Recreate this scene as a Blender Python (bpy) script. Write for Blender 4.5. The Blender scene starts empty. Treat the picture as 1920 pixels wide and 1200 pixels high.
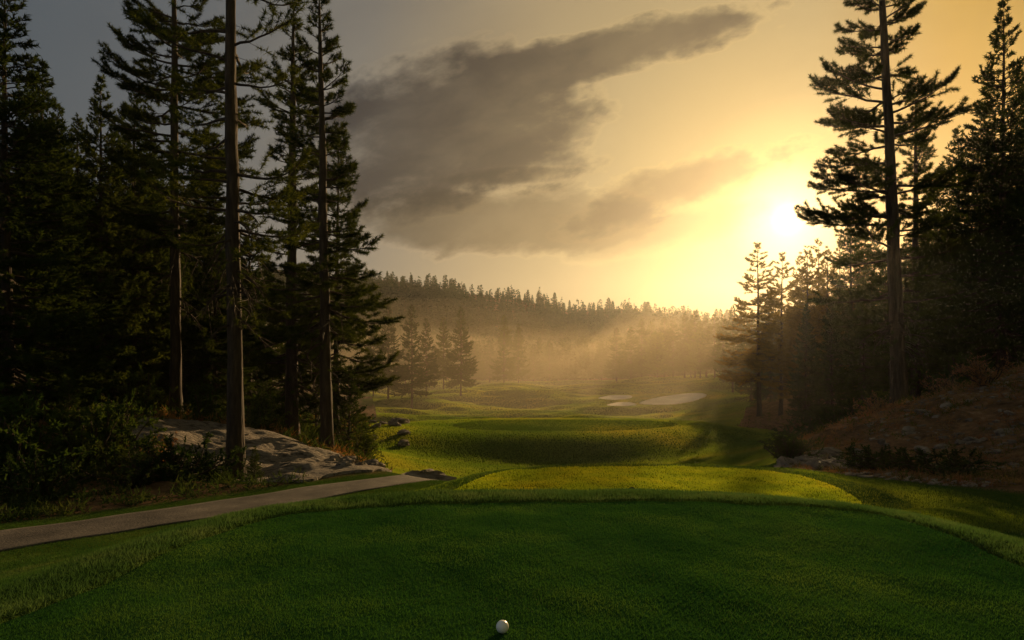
import bpy, math, random
import numpy as np

sc = bpy.context.scene
COL = sc.collection
R = math.radians
F = 1280.0          # focal length of the photograph in its own pixels
HY = 680.0          # row of the eye-level horizon
CAMH = 0.92

# ------------------------------------------------------------------ camera
cam = bpy.data.cameras.new('camera')
cam.lens = 24.0
cam.sensor_width = 36.0
cam.shift_y = 80.0 / 1920.0
cam.clip_start = 0.05
cam.clip_end = 5000
cam_o = bpy.data.objects.new('camera', cam)
COL.objects.link(cam_o)
cam_o.location = (0, 0, CAMH)
cam_o.rotation_euler = (R(90), 0, 0)
sc.camera = cam_o

# ------------------------------------------------------------------ light
SUN_PX, SUN_PY = 1478.0, 411.0
sd = np.array([(SUN_PX - 960) / F, 1.0, (HY - SUN_PY) / F])
sd = sd / np.linalg.norm(sd)
SUN_EL = math.asin(sd[2])
SUN_AZ = math.atan2(sd[0], sd[1])      # clockwise from +Y

sun = bpy.data.lights.new('sun', 'SUN')
sun.energy = 5.0
sun.angle = R(0.6)
sun.color = (1.0, 0.66, 0.30)
sun_o = bpy.data.objects.new('sun', sun)
COL.objects.link(sun_o)
sun_o.rotation_euler = (R(90) - SUN_EL, 0, -SUN_AZ + math.pi)
sun_o.location = (40, 100, 60)

vs = sc.view_settings
sc.display_settings.display_device = 'sRGB'
vs.view_transform = 'Standard'
vs.look = 'None'
vs.exposure = 0.45
vs.gamma = 1.0

cy = sc.cycles
cy.max_bounces = 5
cy.diffuse_bounces = 2
cy.glossy_bounces = 1
cy.transmission_bounces = 2
cy.transparent_max_bounces = 6
cy.volume_bounces = 0
cy.use_denoising = True
cy.sample_clamp_indirect = 4.0


# ------------------------------------------------------------------ node helpers
class NT:
    def __init__(self, tree):
        self.t = tree
        self.n = tree.nodes
        self.l = tree.links

    def node(self, typ, **kw):
        n = self.n.new(typ)
        for k, v in kw.items():
            setattr(n, k, v)
        return n

    def put(self, sock, v):
        if isinstance(v, bpy.types.NodeSocket):
            self.l.new(v, sock)
        else:
            sock.default_value = v

    def m(self, op, a, b=0.0, c=None, clamp=False):
        n = self.node('ShaderNodeMath', operation=op, use_clamp=clamp)
        self.put(n.inputs[0], a)
        self.put(n.inputs[1], b)
        if c is not None:
            self.put(n.inputs[2], c)
        return n.outputs[0]

    def mix(self, f, a, b, blend='MIX'):
        n = self.node('ShaderNodeMix', data_type='RGBA', blend_type=blend)
        n.clamp_factor = True
        self.put(n.inputs[0], f)
        self.put(n.inputs[6], a)
        self.put(n.inputs[7], b)
        return n.outputs[2]

    def smooth(self, x, lo, hi):
        n = self.node('ShaderNodeMapRange', interpolation_type='SMOOTHSTEP')
        self.put(n.inputs[0], x)
        n.inputs[1].default_value = lo
        n.inputs[2].default_value = hi
        return n.outputs[0]

    def ramp(self, f, stops, interp='LINEAR'):
        n = self.node('ShaderNodeValToRGB')
        cr = n.color_ramp
        cr.interpolation = interp
        while len(cr.elements) < len(stops):
            cr.elements.new(0.5)
        for e, (p, c) in zip(cr.elements, stops):
            e.position = p
            e.color = (c[0], c[1], c[2], 1)
        self.put(n.inputs[0], f)
        return n.outputs[0]

    def noise(self, vec, scale, detail=4.0, rough=0.55, dist=0.0):
        n = self.node('ShaderNodeTexNoise')
        if vec is not None:
            self.put(n.inputs['Vector'], vec)
        n.inputs['Scale'].default_value = scale
        n.inputs['Detail'].default_value = detail
        n.inputs['Roughness'].default_value = rough
        n.inputs['Distortion'].default_value = dist
        return n.outputs[0]

    def comb(self, x, y, z):
        n = self.node('ShaderNodeCombineXYZ')
        self.put(n.inputs[0], x)
        self.put(n.inputs[1], y)
        self.put(n.inputs[2], z)
        return n.outputs[0]


# ------------------------------------------------------------------ sky
world = bpy.data.worlds.new('World')
sc.world = world
world.use_nodes = True
T = NT(world.node_tree)
T.n.clear()
tc = T.node('ShaderNodeTexCoord')
sep = T.node('ShaderNodeSeparateXYZ')
T.l.new(tc.outputs['Generated'], sep.inputs[0])
dx, dy, dz = sep.outputs
dot = T.node('ShaderNodeVectorMath', operation='DOT_PRODUCT')
T.l.new(tc.outputs['Generated'], dot.inputs[0])
dot.inputs[1].default_value = tuple(sd)
# the glow of the low sun is a little to the left of the disc, where the air is clear of trees
ang = T.m('DIVIDE', T.m('ARCCOSINE', T.m('MINIMUM', dot.outputs['Value'], 0.99999)), math.pi)
deg = lambda d: d / 180.0
sky = T.ramp(ang, [
    (0.0, (2.6, 1.8, 0.75)), (deg(1.5), (1.35, 0.92, 0.34)), (deg(4.5), (0.55, 0.325, 0.085)), (deg(9), (0.34, 0.225, 0.070)),
    (deg(16), (0.305, 0.22, 0.095)), (deg(25), (0.25, 0.186, 0.098)), (deg(35), (0.140, 0.126, 0.102)),
    (deg(46), (0.078, 0.083, 0.085)), (deg(60), (0.050, 0.062, 0.072)), (deg(95), (0.095, 0.108, 0.115)), (1.0, (0.13, 0.145, 0.155))])  # stops behind the camera raised to add unseen fill light
# richer gold to the right of the sun
gold = T.smooth(T.m('DIVIDE', dx, T.m('MAXIMUM', dy, 0.08)), 0.42, 0.68)
sky = T.mix(gold, sky, T.mix(1.0, sky, (1.30, 1.0, 0.32, 1), 'MULTIPLY'))
elev = T.m('MAXIMUM', dz, 0.0)
# pale warm air low over the valley
lowf = T.m('MULTIPLY', T.m('POWER', 2.718, T.m('MULTIPLY', elev, -7.5)),
           T.m('POWER', T.m('MAXIMUM', dot.outputs['Value'], 0.0), 1.5))
sky = T.mix(lowf, sky, (0.11, 0.075, 0.040, 1), 'ADD')
# the brightest air lies under the sun, down towards the ridge
lx, lz = 0.325, 0.135
q1 = T.m('DIVIDE', T.m('SUBTRACT', T.m('DIVIDE', dx, T.m('MAXIMUM', dy, 0.08)), lx), 0.115)
q2 = T.m('DIVIDE', T.m('SUBTRACT', dz, lz - 0.03), 0.085)
lobe = T.m('POWER', 2.718, T.m('MULTIPLY', T.m('ADD', T.m('MULTIPLY', q1, q1), T.m('MULTIPLY', q2, q2)), -1.0))
sky = T.mix(T.m('MULTIPLY', lobe, T.m('GREATER_THAN', dy, 0.1)), sky, (0.20, 0.105, 0.035, 1), 'ADD')
# clouds: long banks placed by direction (tangent of azimuth and elevation)
yy = T.m('MAXIMUM', dy, 0.08)
u = T.m('DIVIDE', dx, yy)
v = T.m('DIVIDE', dz, yy)
vec = T.comb(T.m('ADD', T.m('MULTIPLY', u, 1.0), T.m('MULTIPLY', v, 0.30)),
             T.m('SUBTRACT', T.m('MULTIPLY', v, 1.9), T.m('MULTIPLY', u, 0.50)), 0.37)
n1 = T.noise(vec, 3.4, 4, 0.5, 0.2)
n2 = T.noise(vec, 9.0, 8, 0.55, 0.2)
n3 = T.noise(vec, 24.0, 6, 0.6, 0.0)
nn = T.m('ADD', T.m('MULTIPLY', T.m('SUBTRACT', n1, 0.5), 1.5), T.m('ADD', T.m('MULTIPLY', T.m('SUBTRACT', n2, 0.5), 1.5), T.m('MULTIPLY', T.m('SUBTRACT', n3, 0.5), 0.7)))


def bank(px, py, rx, ry, tilt, lo=0.25, hi=1.0, k=1.0):
    """soft elongated cloud centred on a direction, tilt in degrees"""
    cu, cv = (px - 960) / F, (HY - py) / F
    c, s = math.cos(R(tilt)), math.sin(R(tilt))
    a = T.m('SUBTRACT', u, cu)
    b = T.m('SUBTRACT', v, cv)
    p = T.m('DIVIDE', T.m('ADD', T.m('MULTIPLY', a, c), T.m('MULTIPLY', b, s)), rx / F)
    q = T.m('DIVIDE', T.m('SUBTRACT', T.m('MULTIPLY', b, c), T.m('MULTIPLY', a, s)), ry / F)
    r = T.m('SQRT', T.m('ADD', T.m('MULTIPLY', p, p), T.m('MULTIPLY', q, q)))
    x = T.m('ADD', T.m('SUBTRACT', 1.25, r), T.m('MULTIPLY', nn, k))
    return T.smooth(x, lo, hi)


dark = bank(1060, 118, 420, 52, 15, 0.05, 0.6, 0.8)
dark = T.m('MAXIMUM', dark, bank(850, 240, 300, 140, 10, 0.05, 0.7, 0.8))
dark = T.m('MAXIMUM', dark, T.m('MULTIPLY', bank(1010, 250, 125, 30, 4, 0.05, 0.8, 0.7), 0.9))
mid = bank(1330, 328, 235, 48, 17, 0.03, 0.7, 1.1)
low = bank(960, 415, 290, 60, 2, 0.02, 0.7, 1.0)
low = T.m('MAXIMUM', low, T.m('MULTIPLY', bank(960, 330, 120, 16, 3, 0.0, 0.9, 0.8), 0.8))
low = T.m('MAXIMUM', low, T.m('MULTIPLY', bank(1290, 425, 260, 50, 14, 0.1, 1.1, 0.8), 0.6))
# thin lit edges round the clouds, then their dark bodies
def edge(msk):
    return T.m('MULTIPLY', T.smooth(msk, 0.0, 0.12), T.m('SUBTRACT', 1.0, T.smooth(msk, 0.12, 0.55)))


sky = T.mix(T.m('MAXIMUM', edge(dark), T.m('MAXIMUM', edge(low), edge(mid))), sky, T.mix(1.0, sky, (1.18, 1.16, 1.12, 1), 'MULTIPLY'))
fold = T.m('ADD', 0.84, T.m('MULTIPLY', T.smooth(T.m('ADD', T.m('MULTIPLY', n1, 0.5), T.m('MULTIPLY', n2, 0.5)), 0.40, 0.60), 0.16))
sky = T.mix(T.m('MULTIPLY', low, T.m('MULTIPLY', fold, 0.92)), sky, T.mix(1.0, sky, (0.36, 0.34, 0.31, 1), 'MULTIPLY'))
sky = T.mix(T.m('MULTIPLY', mid, T.m('MULTIPLY', fold, 1.0)), sky, T.mix(1.0, sky, (0.32, 0.28, 0.22, 1), 'MULTIPLY'))
sky = T.mix(T.m('MULTIPLY', dark, fold), sky, T.mix(1.0, sky, (0.14, 0.145, 0.18, 1), 'MULTIPLY'))
wisps = T.smooth(n1, 0.42, 0.75)
sky = T.mix(T.m('MULTIPLY', wisps, 0.28), sky, T.mix(1.0, sky, (0.55, 0.55, 0.6, 1), 'MULTIPLY'))
nish = T.node('ShaderNodeTexSky', sky_type='NISHITA')
nish.sun_disc = False
nish.sun_elevation = SUN_EL
nish.sun_rotation = SUN_AZ
nish.dust_density = 4.0
sky10 = T.mix(1.0, sky, (10, 10, 10, 1), 'MULTIPLY')
tot = T.mix(0.97, nish.outputs[0], sky10)
bg = T.node('ShaderNodeBackground')
T.l.new(tot, bg.inputs[0])
bg.inputs[1].default_value = 0.1
wo = T.node('ShaderNodeOutputWorld')
T.l.new(bg.outputs[0], wo.inputs[0])


# ------------------------------------------------------------------ materials
def new_mat(name):
    m = bpy.data.materials.new(name)
    m.use_nodes = True
    t = NT(m.node_tree)
    t.n.clear()
    out = t.node('ShaderNodeOutputMaterial')
    return m, t, out


def pos(t):
    return t.node('ShaderNodeNewGeometry').outputs['Position']


def objc(t):
    return t.node('ShaderNodeTexCoord').outputs['Object']


def leaf_mat(name, cols, scale=1.3, trans=0.36, tcol=(1.6, 1.3, 0.5), rnd=True):
    """thin leaves or needles: diffuse with some light passing through"""
    m, t, out = new_mat(name)
    f = t.noise(objc(t), scale, 3, 0.6)
    oi = t.node('ShaderNodeObjectInfo')
    f = t.m('ADD', f, t.m('MULTIPLY', t.m('SUBTRACT', oi.outputs['Random'], 0.5), 0.25 if rnd else 0.0))
    k = len(cols)
    c = t.ramp(f, [(0.3 + 0.4 * i / max(1, k - 1), cols[i]) for i in range(k)])
    d = t.node('ShaderNodeBsdfDiffuse')
    t.l.new(c, d.inputs[0])
    tr = t.node('ShaderNodeBsdfTranslucent')
    t.l.new(t.mix(1.0, c, (tcol[0], tcol[1], tcol[2], 1), 'MULTIPLY'), tr.inputs[0])
    mx = t.node('ShaderNodeMixShader')
    mx.inputs[0].default_value = trans
    t.l.new(d.outputs[0], mx.inputs[1])
    t.l.new(tr.outputs[0], mx.inputs[2])
    t.l.new(mx.outputs[0], out.inputs[0])
    return m


def rough_mat(name, stops, scale, stretch=(1, 1, 1), bump=0.0, bscale=None, rough=0.9, coords='pos', spec=0.2, detail=9):
    m, t, out = new_mat(name)
    mp = t.node('ShaderNodeMapping')
    t.l.new(pos(t) if coords == 'pos' else objc(t), mp.inputs[0])
    mp.inputs['Scale'].default_value = stretch
    f = t.noise(mp.outputs[0], scale, detail, 0.62)
    p = t.node('ShaderNodeBsdfPrincipled')
    t.l.new(t.ramp(f, stops), p.inputs['Base Color'])
    p.inputs['Roughness'].default_value = rough
    p.inputs['Specular IOR Level'].default_value = spec
    if bump:
        b = t.node('ShaderNodeBump')
        b.inputs['Strength'].default_value = 1.0
        b.inputs['Distance'].default_value = bump
        t.l.new(t.noise(mp.outputs[0], bscale or scale * 2, 5, 0.6), b.inputs['Height'])
        t.l.new(b.outputs[0], p.inputs['Normal'])
    t.l.new(p.outputs[0], out.inputs[0])
    return m


M = {}
M['bark'] = rough_mat('bark', [(0.3, (0.016, 0.012, 0.010)), (0.55, (0.048, 0.034, 0.025)), (0.75, (0.11, 0.074, 0.05))],
                      9, (1, 1, 0.18), 0.03, 14, coords='obj')
M['needle'] = leaf_mat('pine_needle', [(0.016, 0.026, 0.008), (0.034, 0.052, 0.014), (0.058, 0.076, 0.02)])
M['fir'] = leaf_mat('fir_needle', [(0.014, 0.026, 0.010), (0.028, 0.048, 0.015), (0.050, 0.072, 0.02)])
M['glowfir'] = leaf_mat('sun_painted_fir_needle', [(0.05, 0.05, 0.014), (0.085, 0.08, 0.02), (0.13, 0.11, 0.026)], trans=0.6, tcol=(1.9, 1.25, 0.42))  # yellower, more translucent needles: the sun's golden glow put into their colour
M['rust'] = leaf_mat('heather_leaf', [(0.12, 0.065, 0.038), (0.26, 0.13, 0.06), (0.18, 0.14, 0.065), (0.36, 0.20, 0.09)], 0.9, 0.3, (1.2, 0.9, 0.5), False)
M['fern'] = leaf_mat('undergrowth_leaf', [(0.03, 0.044, 0.012), (0.06, 0.075, 0.018), (0.12, 0.085, 0.026)], 0.6, 0.35, rnd=False)
M['shrub'] = leaf_mat('shrub_leaf', [(0.028, 0.05, 0.014), (0.052, 0.08, 0.02), (0.10, 0.11, 0.026)], 2.2, 0.34, (1.2, 1.2, 0.5))
M['dshrub'] = leaf_mat('dark_shrub_leaf', [(0.018, 0.034, 0.013), (0.036, 0.056, 0.018), (0.06, 0.07, 0.026)], 2.2, 0.3, (1.2, 1.2, 0.5))
M['turf'] = leaf_mat('shade_painted_turf_blade', [(0.015, 0.060, 0.015), (0.040, 0.108, 0.023), (0.095, 0.165, 0.038)], 1.1, 0.30, (1.2, 1.2, 0.5), False)  # near tee blades darkened, with the shade put into their colour
M['turf2'] = leaf_mat('sun_painted_turf_blade', [(0.10, 0.175, 0.028), (0.185, 0.25, 0.036), (0.32, 0.325, 0.04)], 0.9, 0.62, (1.7, 1.5, 0.4), False)  # brighter, more translucent copy: sunlight on the second tee put into the colour
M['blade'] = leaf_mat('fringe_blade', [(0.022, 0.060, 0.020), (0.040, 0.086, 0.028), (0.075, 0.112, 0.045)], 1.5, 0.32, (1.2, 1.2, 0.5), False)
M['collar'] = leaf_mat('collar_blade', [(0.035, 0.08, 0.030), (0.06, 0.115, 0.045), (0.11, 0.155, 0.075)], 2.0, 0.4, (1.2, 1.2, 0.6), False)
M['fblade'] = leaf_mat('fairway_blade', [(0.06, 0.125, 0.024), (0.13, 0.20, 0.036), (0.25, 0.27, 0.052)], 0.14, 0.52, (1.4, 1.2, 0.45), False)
M['rock'] = rough_mat('rock', [(0.28, (0.06, 0.045, 0.036)), (0.5, (0.15, 0.12, 0.095)), (0.72, (0.28, 0.23, 0.19))], 2.2, (1, 1, 2.2), 0.06, 7)
M['sandstone'] = rough_mat('sandstone_slab', [(0.34, (0.035, 0.030, 0.026)), (0.44, (0.13, 0.105, 0.085)), (0.54, (0.25, 0.21, 0.175)), (0.62, (0.16, 0.13, 0.10)), (0.72, (0.30, 0.25, 0.20))],
                           4.5, (1, 1.8, 1), 0.16, 9, detail=12)
M['path'] = rough_mat('worn_asphalt', [(0.3, (0.022, 0.019, 0.018)), (0.45, (0.050, 0.042, 0.038)), (0.58, (0.078, 0.066, 0.058)), (0.72, (0.15, 0.125, 0.105))], 1.5, (1, 1, 1), 0.02, 30, 0.9, detail=12)
M['sand'] = rough_mat('bunker_sand', [(0.3, (0.55, 0.46, 0.36)), (0.7, (0.72, 0.62, 0.49))], 0.4, (1, 1, 1), 0.05, 1.0)
M['clod'] = rough_mat('torn_turf', [(0.3, (0.012, 0.012, 0.008)), (0.7, (0.04, 0.035, 0.02))], 40, (1, 1, 1), 0.01, 80)


def grass_ground(name, grass, litter=None, scale=0.5, bump=0.06, bscale=30, trans=0.15):
    m, t, out = new_mat(name)
    P = pos(t)
    f = t.m('ADD', t.m('MULTIPLY', t.noise(P, scale, 5, 0.6), 0.6), t.m('MULTIPLY', t.noise(P, bscale, 3, 0.7), 0.4))
    c = t.ramp(f, grass)
    if litter:
        g = t.noise(P, 2.4, 7, 0.7)
        at = t.node('ShaderNodeAttribute', attribute_name='litter')
        c = t.mix(at.outputs['Fac'], c, t.ramp(g, litter))
    b = t.node('ShaderNodeBump')
    b.inputs['Distance'].default_value = bump
    t.l.new(t.noise(P, bscale, 4, 0.75), b.inputs['Height'])
    d = t.node('ShaderNodeBsdfDiffuse')
    t.l.new(c, d.inputs[0])
    t.l.new(b.outputs[0], d.inputs['Normal'])
    tr = t.node('ShaderNodeBsdfTranslucent')
    t.l.new(t.mix(1.0, c, (1.4, 1.25, 0.6, 1), 'MULTIPLY'), tr.inputs[0])
    t.l.new(b.outputs[0], tr.inputs['Normal'])
    mx = t.node('ShaderNodeMixShader')
    mx.inputs[0].default_value = trans
    t.l.new(d.outputs[0], mx.inputs[1])
    t.l.new(tr.outputs[0], mx.inputs[2])
    t.l.new(mx.outputs[0], out.inputs[0])
    return m


M['ground'] = grass_ground('rough_grass', [(0.3, (0.028, 0.052, 0.009)), (0.5, (0.05, 0.085, 0.013)), (0.7, (0.085, 0.11, 0.02))],
                           [(0.3, (0.05, 0.032, 0.022)), (0.48, (0.13, 0.082, 0.052)), (0.6, (0.20, 0.12, 0.072)), (0.75, (0.33, 0.24, 0.18))], 0.35, 0.12, 14)
M['tee'] = grass_ground('shade_painted_tee_turf', [(0.3, (0.010, 0.040, 0.012)), (0.5, (0.021, 0.068, 0.018)), (0.7, (0.048, 0.095, 0.024))], None, 0.9, 0.012, 60, 0.1)  # dark base under the near tee blades, shade painted into it
M['tee2'] = grass_ground('sun_painted_tee_turf', [(0.3, (0.055, 0.09, 0.008)), (0.55, (0.085, 0.12, 0.01)), (0.75, (0.13, 0.145, 0.012))], None, 1.5)  # lit copy of the tee base, sunlight painted into its colour
M['fairway'] = grass_ground('fairway_turf', [(0.3, (0.042, 0.082, 0.014)), (0.55, (0.07, 0.115, 0.02)), (0.75, (0.115, 0.145, 0.026))], None, 0.08, 0.5, 7, 0.25)

# ball
m, t, out = new_mat('ball_cover')
p = t.node('ShaderNodeBsdfPrincipled')
p.inputs['Base Color'].default_value = (0.80, 0.80, 0.80, 1)
p.inputs['Roughness'].default_value = 0.3
t.l.new(p.outputs[0], out.inputs[0])
M['ball'] = m


# ------------------------------------------------------------------ mesh helpers
def mesh_np(name, V, faces, mat, smooth=False):
    """faces: list of (n,3) or (n,4) integer arrays"""
    me = bpy.data.meshes.new(name)
    V = np.asarray(V, dtype=np.float32)
    me.vertices.add(len(V))
    me.vertices.foreach_set('co', V.ravel())
    starts, flat, off = [], [], 0
    for f in faces:
        f = np.asarray(f, dtype=np.int32)
        if len(f) == 0:
            continue
        k = f.shape[1]
        starts.append(off + np.arange(len(f), dtype=np.int32) * k)
        flat.append(f.ravel())
        off += f.size
    flat = np.concatenate(flat)
    starts = np.concatenate(starts)
    me.loops.add(len(flat))
    me.loops.foreach_set('vertex_index', flat)
    me.polygons.add(len(starts))
    me.polygons.foreach_set('loop_start', starts.astype(np.int32))
    me.update(calc_edges=True)
    me.polygons.foreach_set('use_smooth', np.full(len(starts), smooth, dtype=bool))
    me.materials.append(mat)
    me.validate()
    return me


def link(name, me, parent=None):
    o = bpy.data.objects.new(name, me)
    COL.objects.link(o)
    if parent is not None:
        o.parent = parent
    return o


def tag(o, label=None, cat=None, group=None, kind=None):
    if label:
        o['label'] = label
    if cat:
        o['category'] = cat
    if group:
        o['group'] = group
    if kind:
        o['kind'] = kind
    return o


def tube(pts, rad, sides):
    """tube along a polyline; returns verts, quads"""
    pts = np.asarray(pts, float)
    n = len(pts)
    tan = np.gradient(pts, axis=0)
    tan /= np.linalg.norm(tan, axis=1)[:, None] + 1e-9
    ref = np.tile([0.0, 0.0, 1.0], (n, 1))
    ref[np.abs(tan[:, 2]) > 0.85] = [1.0, 0.0, 0.0]
    a = np.cross(tan, ref)
    a /= np.linalg.norm(a, axis=1)[:, None] + 1e-9
    b = np.cross(tan, a)
    th = np.linspace(0, 2 * math.pi, sides, endpoint=False)
    rad = np.asarray(rad, float).reshape(n, -1)
    V = pts[:, None, :] + rad[:, :, None] * (np.cos(th)[None, :, None] * a[:, None, :] + np.sin(th)[None, :, None] * b[:, None, :])
    i = np.arange(n - 1)[:, None] * sides
    j = np.arange(sides)[None, :]
    j2 = (j + 1) % sides
    Q = np.stack([i + j, i + j2, i + sides + j2, i + sides + j], -1).reshape(-1, 4)
    return V.reshape(-1, 3), Q


class Acc:
    def __init__(self):
        self.v, self.q, self.n = [], [], 0

    def add(self, V, Q):
        self.v.append(V)
        self.q.append(Q + self.n)
        self.n += len(V)

    def mesh(self, name, mat, smooth=True):
        return mesh_np(name, np.concatenate(self.v), [np.concatenate(self.q)], mat, smooth)


def leaf_tris(base, d, length, width, rng):
    """narrow pointed leaves: base (n,3), unit direction d, length (n,), width (n,)"""
    n = len(base)
    r = rng.normal(size=(n, 3))
    s = np.cross(d, r)
    s /= np.linalg.norm(s, axis=1)[:, None] + 1e-9
    s *= width[:, None] * 0.5
    V = np.empty((n, 3, 3))
    V[:, 0] = base - s
    V[:, 1] = base + s
    V[:, 2] = base + d * length[:, None]
    return V.reshape(-1, 3), np.arange(n * 3).reshape(-1, 3)


def unit(a):
    return a / (np.linalg.norm(a, axis=-1, keepdims=True) + 1e-9)


# ------------------------------------------------------------------ terrain
def wof(Y):
    return np.sqrt(Y * Y + 25.0)


def ctrl():
    P = []                                  # world x, y, z
    for x, y, z in [(-14, -12, -1.2), (0, -12, -0.3), (14, -12, -0.6), (-1.7, 0, 0), (1.7, 0, 0), (-2.6, 0, -0.15), (3.4, 0, -0.1), (-6, 0, -1.0), (8, 0, -0.2),
                    (0, 1, 0), (-1.6, 2.5, 0), (2.1, 2.5, 0), (0, 4, 0), (-1, 4, 0), (1.7, 4, 0), (-1.5, 3.4, 0), (0, 4.7, -0.01), (1.2, 4.7, -0.01), (-0.9, 4.6, -0.02),
                    (1, 5.6, -0.22), (0, 7.7, -0.6), (2, 7.7, -0.6), (4.2, 7.8, -0.6), (-0.7, 8.0, -0.62), (1, 9.6, -0.6), (3.5, 9.6, -0.6), (1, 10.4, -0.72), (3.6, 10.6, -0.78)]:
        P.append((x, y, z))
    pix = [
        # path and its banks
        (0, 1035, 8.37), (225, 999, 9.3), (450, 966, 10.4), (600, 937, 11.6), (720, 915, 12.6),
        (0, 996, 9.4), (225, 966, 10.4), (412, 939, 11.5), (562, 915, 12.6), (720, 897, 13.75), (800, 905, 13.6), (860, 915, 12.5),
        (300, 1010, 6.2), (120, 1062, 5.6), (520, 965, 6.9), (700, 935, 8.3),
        # right shoulder
        (1900, 1000, 5.5), (1920, 932, 8.2), (1700, 906, 9.2), (1540, 890, 10.0), (1450, 879, 10.6), (1750, 960, 6.2),
        # hollow and mound
        (960, 905, 15), (1250, 905, 15), (760, 905, 16), (960, 925, 21), (1220, 920, 21), (960, 908, 26), (760, 888, 25), (1300, 878, 27), (960, 882, 30.5), (1180, 880, 30.5), (960, 850, 35.5),
        (1180, 846, 35.5), (960, 808, 39.5), (1200, 808, 39.5), (700, 838, 34), (780, 810, 38), (850, 797, 41), (1300, 798, 41), (1400, 822, 40), (1480, 826, 40), (1430, 850, 26), (1440, 872, 17),
        (900, 790, 46), (1060, 788, 46), (1230, 790, 46), (960, 802, 54), (1200, 802, 54),
        # fairway
        (960, 788, 68), (1150, 786, 68), (960, 770, 85), (1150, 768, 85), (1000, 750, 110), (1200, 752, 108), (1000, 735, 140), (1050, 722, 185), (1120, 714, 230),
        (720, 786, 66), (760, 764, 88), (830, 746, 115), (900, 735, 140), (700, 800, 50),
        (1300, 760, 95), (1380, 803, 48), (1430, 792, 55), (1350, 733, 112), (1420, 768, 65), (1390, 712, 150), (1500, 775, 55), (1270, 735, 125), (1200, 728, 150),
        # right bank
        (1470, 872, 12), (1520, 818, 17), (1600, 797, 20), (1690, 787, 22), (1780, 747, 22), (1920, 690, 20), (1920, 800, 13), (1750, 862, 12.2), (1600, 852, 14),
        (1920, 900, 9.6), (1600, 790, 35), (1800, 735, 35), (1920, 690, 40), (2200, 640, 20), (2200, 660, 45), (1600, 740, 90), (2000, 690, 90),
        # left woods and rock slope
        (240, 802, 18), (330, 800, 19), (430, 803, 20), (548, 815, 24), (612, 845, 21), (640, 860, 18), (720, 882, 15.5), (480, 912, 13.6), (442, 904, 15),
        (300, 905, 13.6), (100, 955, 11.3), (0, 965, 10.8), (0, 885, 15), (130, 875, 15), (-300, 930, 13), (250, 782, 24), (330, 785, 24), (100, 772, 24), (450, 790, 32),
        (650, 832, 30), (0, 760, 27), (400, 770, 40), (-400, 780, 24), (300, 745, 80), (500, 770, 70), (650, 765, 80), (-300, 740, 80), (600, 742, 120),
        # hill behind
        (690, 532, 450), (850, 558, 450), (1000, 578, 450), (1150, 592, 450), (1340, 615, 450), (1500, 622, 450), (1700, 610, 450), (500, 520, 450), (200, 515, 450), (-200, 520, 450), (2200, 600, 450),
        (400, 705, 230), (700, 712, 220), (900, 713, 235), (1200, 708, 265), (1400, 692, 250), (1700, 680, 230), (700, 628, 330), (900, 645, 340), (1100, 658, 350), (1300, 665, 350), (300, 620, 330), (1600, 655, 340), (-200, 630, 330),
        (690, 590, 700), (200, 590, 700), (1200, 640, 700), (1800, 640, 700)]
    for px, py, Y in pix:
        P.append(((px - 960) / F * Y, Y, CAMH - (py - HY) / F * Y))
    return np.array(P, float)


CP = ctrl()
CA = np.stack([CP[:, 0] / wof(CP[:, 1]), np.arcsinh(CP[:, 1] / 5.0)], 1)
CS = (CP[:, 2] - CAMH) / wof(CP[:, 1])


def tps_k(r2):
    return 0.5 * r2 * np.log(r2 + 1e-12)


def tps_fit():
    n = len(CA)
    d = CA[:, None] - CA[None]
    K = tps_k((d ** 2).sum(-1)) + np.eye(n) * 2e-4
    Pm = np.concatenate([np.ones((n, 1)), CA], 1)
    A = np.block([[K, Pm], [Pm.T, np.zeros((3, 3))]])
    return np.linalg.solve(A, np.concatenate([CS, np.zeros(3)]))


CW = tps_fit()


def hashg(ix, iy, s):
    h = (ix * 374761393 + iy * 668265263 + s * 1442695041) & 0xFFFFFFFF
    h = ((h ^ (h >> 13)) * 1274126177) & 0xFFFFFFFF
    return ((h ^ (h >> 16)) & 0xFFFF) / 65535.0


def vnoise(x, y, s=0):
    ix = np.floor(x).astype(np.int64)
    iy = np.floor(y).astype(np.int64)
    fx, fy = x - ix, y - iy
    fx = fx * fx * (3 - 2 * fx)
    fy = fy * fy * (3 - 2 * fy)
    a, b = hashg(ix, iy, s), hashg(ix + 1, iy, s)
    c, d = hashg(ix, iy + 1, s), hashg(ix + 1, iy + 1, s)
    return (a * (1 - fx) + b * fx) * (1 - fy) + (c * (1 - fx) + d * fx) * fy - 0.5


def fbm(x, y, o=4, s=0):
    r, amp = 0.0, 1.0
    for i in range(o):
        r = r + amp * vnoise(x * 2 ** i + 17.3 * i, y * 2 ** i - 9.1 * i, s + i)
        amp *= 0.5
    return r


def sdf(poly, X, Y):
    """signed distance to a closed polygon, negative inside"""
    poly = np.asarray(poly, float)
    best = np.full(X.shape, 1e18)
    inside = np.zeros(X.shape, bool)
    for i in range(len(poly)):
        x0, y0 = poly[i]
        x1, y1 = poly[(i + 1) % len(poly)]
        ex, ey = x1 - x0, y1 - y0
        t = np.clip(((X - x0) * ex + (Y - y0) * ey) / (ex * ex + ey * ey + 1e-12), 0, 1)
        best = np.minimum(best, (X - x0 - t * ex) ** 2 + (Y - y0 - t * ey) ** 2)
        c = ((y0 > Y) != (y1 > Y))
        with np.errstate(divide='ignore', invalid='ignore'):
            xi = (x1 - x0) * (Y - y0) / (y1 - y0 + 1e-18) + x0
        inside ^= c & (X < xi)
    d = np.sqrt(best)
    return np.where(inside, -d, d)


def sstep(x, lo, hi):
    t = np.clip((x - lo) / (hi - lo), 0, 1)
    return t * t * (3 - 2 * t)


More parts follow.
